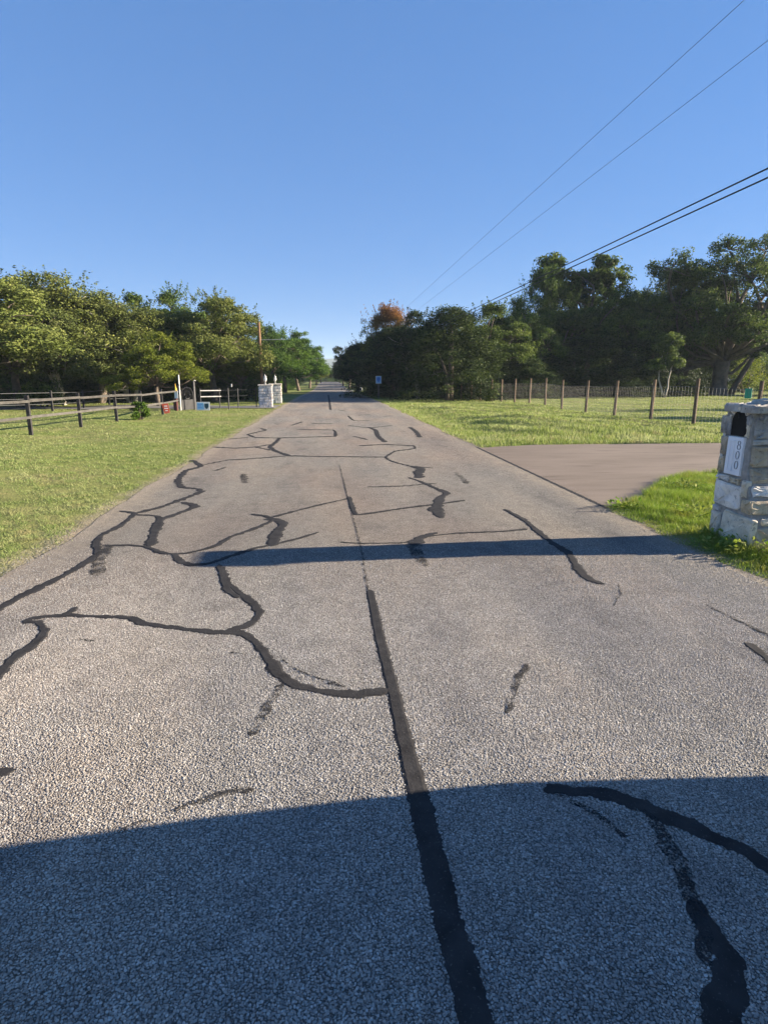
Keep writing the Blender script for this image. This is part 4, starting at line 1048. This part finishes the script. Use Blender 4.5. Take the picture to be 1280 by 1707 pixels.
# wire pasture fence farther back on the left
bp = [(-20.6, 24.), (-17.1, 27.9), (-13.78, 31.74), (-13.69, 35.44), (-13.6, 39.2), (-13.5, 43)]
bf = empty('pasture_fence', (-13.78, 31.74, 0)); tag(bf, 'thin wire fence with dark posts under the left trees', 'fence')
for x, y in bp: MB().box((x + 13.78, y - 31.74, gzf(x, y) + .48), (.09, .09, 1.06)).build('post', M['blackpost'], bf)
for h in (.35, .62, .9):
    MB().tube([(x + 13.78, y - 31.74, gzf(x, y) + h) for x, y in bp], .010, 4).build('wire', M['wire'], bf)

# ---------------------------------------------------------------- gate, signs and pillars at the left entrance
gt = empty('arched_gate', (-7.35, 32.9, gzf(-7.35, 32.9)), math.radians(58)); tag(gt, 'black iron garden gate with round arched top between two tall posts', 'gate')
MB().box((-.62, 0, .85), (.055, .055, 1.95)).build('post', M['pipe'], gt); MB().box((.40, 0, .70), (.10, .10, 1.60)).build('post', M['iron'], gt)
MB().tube([(.40, 0, 1.46), (.46, 0, 1.56), (.56, 0, 1.52)], .025, 6).build('post_lamp', M['pipe'], gt)
ar = [(-.52, 0, .05), (-.52, 0, .75)] + [(-.10 - .42 * math.cos(a), 0, .78 + .42 * math.sin(a)) for a in np.linspace(0, math.pi, 13)] + [(.32, 0, .75), (.32, 0, .05)]
MB().tube(ar, .022, 6).build('arch_frame', M['iron'], gt)
for x in np.linspace(-.44, .24, 9): MB().tube([(x, 0, .05), (x, 0, .78 + math.sqrt(max(0, .42 ** 2 - (x + .10) ** 2)))], .009, 5).build('bar', M['iron'], gt)
MB().tube([(-.1 - .2 * math.cos(a), -.012, .80 + .2 * math.sin(a)) for a in np.linspace(0, 2 * math.pi, 17)], .012, 5).build('scroll_ring', M['iron'], gt)
MB().box((-.1, .01, .30), (.82, .012, .52)).build('kick_panel', M['iron'], gt)
pf = empty('pipe_fence', (-6.9, 33.6, gzf(-6.9, 33.6))); tag(pf, 'pale pipe rails between the arched gate and the stone pillars', 'fence')
p0, p1 = np.array((0, 0)), np.array((2.75, 1.75))
for tt in (.0, .33, .66, 1.0): q = p0 + (p1 - p0) * tt; MB().tube([(q[0], q[1], -.2), (q[0], q[1], 1.12)], .028, 8).build('post', M['iron'], pf)
for h in (1.0, .68):
    MB().tube([(p0[0], p0[1], h), (*(p0 + (p1 - p0) * .36), h)], .032, 8).build('rail', M['pipe'], pf)
    MB().tube([(*(p0 + (p1 - p0) * .37), h), (p1[0], p1[1], h + .03)], .016, 6).build('cable', M['iron'], pf)  # rails run on thin and black: their shaded stretch put into the colour
kp = empty('keypad_post', (-5.28, 32.7, gzf(-5.28, 32.7))); tag(kp, 'black gooseneck keypad post beside the gravel drive', 'post')
MB().tube([(0, 0, -.2), (0, 0, 1.10), (.02, 0, 1.2), (.08, 0, 1.25), (.16, 0, 1.26)], .035, 8).build('gooseneck', M['iron'], kp)
MB().box((.19, 0, 1.25), (.07, .12, .15)).build('keypad', M['pipe'], kp, bevel=.01)
# yard sign: white board, light blue field with lines, dark shield
ys_ = empty('yard_sign', (-6.46, 32.0, gzf(-6.46, 32.0)), math.radians(4)); tag(ys_, 'blue and white yard sign with a dark shield in front of the pipe fence', 'sign')
b = MB().box((0, 0, .24), (.66, .02, .42)).build('board', M['white'], ys_)
MB().box((-.13, -.013, .24), (.32, .006, .34)).build('blue_field', M['skyblue'], b)
for i, w in enumerate((.22, .16, .20)): MB().box((-.18 + w / 2 - .08, -.018, .33 - i * .08), (w, .004, .025)).build('line_of_text', M['blue'], b)
MB().prism([(.07, .37), (.27, .37), (.27, .20), (.22, .12), (.17, .09), (.12, .12), (.07, .20)], -.019, -.011, 'y').build('shield', M['teal'], b)
for x in (-.25, .25): MB().box((x, .015, .0), (.02, .015, .30)).build('stake', M['pipe'], ys_)
rs_ = empty('red_sign', (-7.30, 28.0, gzf(-7.45, 28.1)), math.radians(8)); tag(rs_, 'small red notice hanging tilted on the lower fence rail', 'sign')
b = MB().prism([(-.16, .50), (.12, .52), (.17, .10), (-.06, .06)], -.01, .008, 'y').build('board', M['red'], rs_)
for z0_, w in ((.40, .14), (.30, .16), (.2, .10)): MB().box((.01 + (.4 - z0_) * .1, -.013, z0_), (w, .004, .035)).build('line_of_text', M['white'], b)
mk = empty('marker_post', (-7.72, 31.75, gzf(-7.72, 31.75))); tag(mk, 'marker post with yellow pointed top and white plate at the fence end', 'marker')
MB().lathe([(.055, -.1), (.055, .62), (.05, .64)], n=10).build('lower_pipe', M['maroon'], mk); MB().lathe([(.055, .0), (.055, .58), (.045, .6)], (-.12, .06, 0), 10).build('lower_pipe', M['maroon'], mk)
MB().box((.03, -.07, .80), (.17, .02, .36)).build('plate', M['white'], mk); MB().lathe([(.07, .64), (.075, .98), (.06, 1.08), (.02, 1.24), (.01, 1.36)], n=10).build('yellow_top', M['yellow'], mk)

def stone_pillar(x, y, w, h, rz, label, seed):
    o = empty('gate_pillar', (x, y, gzf(x, y)), rz); tag(o, label, 'pillar', 'stone pillars of the left entrance')
    MB().box((0, 0, h / 2 - .1), (w, w, h + .2)).build('mortar_core', M['mortar'], o)
    r = random.Random(seed); mb = MB()
    for face in range(4):
        a = face * math.pi / 2; z = .02
        while z < h - .12:
            ch = r.uniform(.11, .2); u = -w / 2
            while u < w / 2 - .04:
                cw = min(r.uniform(.14, .34), w / 2 - u)
                dpt = r.uniform(.02, .045); cx_, cz_ = u + cw / 2, z + ch / 2
                p = (cx_ * math.cos(a) + (w / 2) * math.sin(a), cx_ * math.sin(a) - (w / 2) * math.cos(a), cz_)
                mb.box(p, (cw - .028, dpt * 2, ch - .028), a); u += cw
            z += ch
    st = mb.build('stonework', M['limeblue'], o, bevel=.008); st['kind'] = 'stuff'
    MB().box((0, 0, h + .03), (w + .12, w + .12, .09)).build('cap', M['lime'], o, bevel=.015)
    ln = MB().lathe([(.05, 0), (.075, .02), (.03, .05), (.026, .12), (.06, .15), (.075, .18)], (0, 0, h + .075), 12).build('lantern', M['pipe'], o, True)
    MB().lathe([(.072, .18), (.095, .26), (.09, .34), (.07, .40)], (0, 0, h + .077), 12).build('glass', M['glass'], ln, True)
    MB().lathe([(.10, .40), (.075, .45), (.025, .50), (.016, .54), (.022, .56), (.005, .58)], (0, 0, h + .078), 12).build('lantern_cap', M['pipe'], ln, True)
stone_pillar(-3.62, 35.5, .70, 1.22, math.radians(4), 'nearer stone gate pillar with lantern, left of the road', 1)
stone_pillar(-3.55, 41.2, .74, 1.22, math.radians(4), 'farther stone gate pillar with lantern, closer to the road edge', 2)

up = empty('utility_pole', (-4.68, 44, gzf(-4.68, 44))); tag(up, 'bare wooden utility pole behind the stone gate pillars', 'pole')
MB().tube([(0, 0, -.4), (-.04, 0, 2.6), (-.08, 0, 5.42)], [.13, .11, .085], 10).build('shaft', M['pole'], up)
MB().tube([(-.05, 0, 4.26), (1.7, .0, 4.30)], .022, 6).build('arm', M['pipe'], up); MB().tube([(.35, .1, -.1), (.02, .05, 4.2)], .012, 5).build('guy_wire', M['cable'], up)

# ---------------------------------------------------------------- right side: wire fence, signs
wf = [(13.05, 14.9), (13.05, 17.5), (12.67, 20.11), (12.45, 22.6), (12.62, 26.0), (12.55, 28.9), (12.85, 32.8), (12.95, 35.7), (12.90, 38.5), (12.6, 40.7), (12.3, 42.86), (11.9, 44.1), (11.4, 45.4), (11.0, 46.7), (10.6, 48.6)]
w0x, w0y = wf[2]
wfo = empty('wire_fence', (w0x, w0y, 0)); tag(wfo, 'woven wire fence on brown wooden posts right of the road', 'fence')
for i, (x, y) in enumerate(wf):
    z = gzf(x, y); MB().tube([(x - w0x, y - w0y, z - .2), (x - w0x + random.uniform(-.04, .05), y - w0y, z + 1.57 + random.uniform(-.03, .03))], [.066, .058], 10).build('post', M['post'], wfo)
for i in range(len(wf) - 1):
    (x0, y0), (x1, y1) = wf[i], wf[i + 1]; mb = MB(); L = math.hypot(x1 - x0, y1 - y0); n = int(L / .16); ph = 1.28
    def wp(tt, h): x = x0 + (x1 - x0) * tt; y = y0 + (y1 - y0) * tt; return (x - w0x - .08, y - w0y, gzf(x, y) + h)
    for j in range(1, n): mb.tube([wp(j / n, .06), wp(j / n, ph)], .0021, 3, False)
    for h in (.06, .17, .29, .42, .57, .74, .92, 1.1, ph): mb.tube([wp(0, h), wp(1, h)], .0026 if h < ph else .004, 3, False)
    mb.build('wire_mesh', M['wire'], wfo)
sg = empty('green_notice', (12.93, 17.85, gzf(12.9, 17.8)), math.radians(-70)); tag(sg, 'small green notice wired to the fence above the mailbox pillar', 'sign')
b = MB().box((0, 0, 1.18), (.22, .012, .30)).build('board', M['green'], sg); MB().box((0, 0, 1.345), (.05, .02, .04)).build('hanger', M['wire'], b)
rd = empty('road_sign', (4.05, 50.1, gzf(4.05, 50.1))); tag(rd, 'white road sign with a blue emblem on a steel post, right road edge', 'sign')
MB().box((0, .03, .85), (.05, .03, 1.95)).build('post', M['wire'], rd)
b = MB().box((0, 0, 1.55), (.46, .012, .60)).build('board', M['white'], rd, bevel=.01)
MB().box((0, -.008, 1.55), (.41, .006, .55)).build('pale_field', M['skyblue'], b)
MB().prism([(-.13, 1.72), (.0, 1.77), (.13, 1.72), (.14, 1.52), (.05, 1.44), (.06, 1.36), (-.06, 1.36), (-.05, 1.44), (-.14, 1.52)], -.017, -.011, 'y').build('emblem', M['blue'], b)
bx = empty('roadside_mailbox', (4.9, 97.0, gzf(4.9, 97.0))); tag(bx, 'white box on the grass beside the far pale driveway', 'mailbox')
MB().box((0, 0, .30), (.62, .5, .50)).build('box', M['white'], bx, bevel=.03); MB().box((.1, -.26, .33), (.24, .03, .26)).build('dark_opening', M['iron'], bx); MB().box((0, 0, .0), (.4, .3, .3)).build('foot', M['pipe'], bx)

# power lines along the right of the road, and their poles
WL = [(7.98, 8.64, .006, 'thincable', 'upper left of the thin power lines high over the right verge'), (9.42, 8.64, .006, 'thincable', 'lower right of the thin power lines high over the right verge'),
      (7.97, 5.34, .016, 'cable', 'upper of the two thick black cables over the right verge'), (8.04, 5.21, .016, 'cable', 'lower of the two thick black cables over the right verge')]
for x, z, r_, m_, l in WL:
    pts = [(x, y, z + .0 - .25 * math.sin(math.pi * (y + 25) / 197) * 0) for y in np.linspace(-25, 172, 40)]
    pl = MB().tube(pts, r_, 6).build('power_line', M[m_]); tag(pl, l, 'cable')
for y, l in ((-25, 'wooden power pole behind the viewer on the right verge'), (172, 'far wooden power pole hidden among the right trees')):
    o = empty('power_pole', (8.7, y, gzf(8.7, y))); tag(o, l, 'pole')
    MB().tube([(0, 0, -.6), (0, 0, 9.0)], [.17, .12], 10).build('shaft', M['pole'], o)
    zz = 8.5 - gzf(8.7, y); MB().box((0, -.17, zz), (2.0, .1, .12)).build('crossarm', M['pole'], o)
    for dx in (-.72, .72): MB().lathe([(.03, -.02), (.05, .0), (.03, .05), (.045, .07), (.02, .09)], (dx, -.17, zz + .06), 8).build('insulator', M['glass'], o)

# ---------------------------------------------------------------- pickup parked beside the viewer (its shadow lies across the foreground)
paint = simple('silver_paint', (.42, .43, .45), .32, .05, 2, metal=.6, spec=.5)
glassd = simple('car_glass', (.02, .025, .03), .08, .1, 2, spec=.6)
rubber = simple('tyre_rubber', (.02, .02, .02), .85, .2, 12)
lampm = simple('head_lamp', (.7, .7, .72), .15, .05, 3, spec=.6)
tk = empty('pickup_truck', (3.36, -.64, 0), math.radians(-3.0)); tag(tk, 'silver pickup truck parked at the right road edge beside the viewer', 'truck')
W2 = .98
def body_sec(pts, w, taper=.0): return [(y, z) for y, z in pts]
lower = [(-2.85, .55), (-2.85, 1.22), (-.95, 1.24), (-.95, 1.26), (1.05, 1.26), (1.5, 1.24), (2.40, 1.18), (2.60, 1.10), (2.70, .97), (2.75, .80), (2.78, .62), (2.72, .42), (2.30, .36), (-2.6, .42)]
o_ = MB().prism(lower, -W2, W2, 'x').build('body', paint, tk, bevel=.07)
MB().prism([(-.95, 1.25), (-.82, 1.86), (.25, 1.88), (1.15, 1.25)], -W2 + .10, W2 - .10, 'x').build('cab', paint, tk, bevel=.06)
MB().add([(-.80, .33, 1.83), (.80, .33, 1.83), (.84, 1.12, 1.30), (-.84, 1.12, 1.30)], [(0, 1, 2, 3)]).build('windscreen', glassd, tk)
tk.children[-1].location = (0, .035, .03)
for s in (-1, 1):
    MB().prism([(-.74, 1.32), (-.68, 1.78), (-.05, 1.80), (-.05, 1.32)], s * (W2 - .098), s * (W2 - .09), 'x').build('side_window', glassd, tk)
    MB().prism([(.02, 1.32), (.02, 1.80), (.24, 1.80), (.92, 1.32)], s * (W2 - .098), s * (W2 - .09), 'x').build('side_window', glassd, tk)
    d_ = MB().prism([(-.02, .5), (-.02, 1.24), (1.0, 1.24), (1.0, .5)], s * (W2 + .001), s * (W2 + .008), 'x').build('door', paint, tk)
    MB().box((s * (W2 + .025), .12, 1.10), (.03, .16, .03)).build('handle', M['iron'], d_)
    MB().box((s * (W2 + .12), .95, 1.36), (.20, .10, .18)).build('mirror', M['iron'], tk, bevel=.03)
    MB().box((s * .74, 2.63, .90), (.36, .16, .16)).build('headlight', lampm, tk, bevel=.03)
    MB().box((s * .88, -2.85, 1.0), (.14, .05, .34)).build('tail_light', M['red'], tk, bevel=.01)
    for y in (1.72, -1.75):
        wv = empty('wheel', (s * (W2 - .12), y, .39)); wv.parent = tk
        MB().lathe([(.22, -.13), (.37, -.13), (.39, -.09), (.39, .09), (.37, .13), (.22, .13)], n=24, axis='x').build('tyre', rubber, wv)
        MB().lathe([(.05, -.10), (.22, -.115), (.22, .115), (.05, .10)], n=16, axis='x').build('rim', M['wire'], wv)
MB().box((0, 2.72, .84), (1.10, .06, .26)).build('grille', M['iron'], tk, bevel=.02)
MB().box((0, 2.745, .54), (1.86, .12, .20)).build('bumper', M['wire'], tk, bevel=.06); MB().box((0, -2.93, .56), (1.80, .14, .18)).build('bumper', M['wire'], tk, bevel=.05)

# ---------------------------------------------------------------- air
hz = MB().box((0, 1300, 30), (5000, 3000, 130)).build('haze', None)
hz['kind'] = 'stuff'; tag(hz, 'thin blue morning haze over the far hills', 'haze')
m = bpy.data.materials.new('haze'); m.use_nodes = True; nt = m.node_tree
for n in list(nt.nodes): nt.nodes.remove(n)
om = nt.nodes.new('ShaderNodeOutputMaterial'); pv = nt.nodes.new('ShaderNodeVolumePrincipled')
pv.inputs['Color'].default_value = (.72, .84, 1, 1); pv.inputs['Density'].default_value = .00022; pv.inputs['Anisotropy'].default_value = .0
nt.links.new(pv.outputs[0], om.inputs['Volume']); hz.data.materials.append(m)
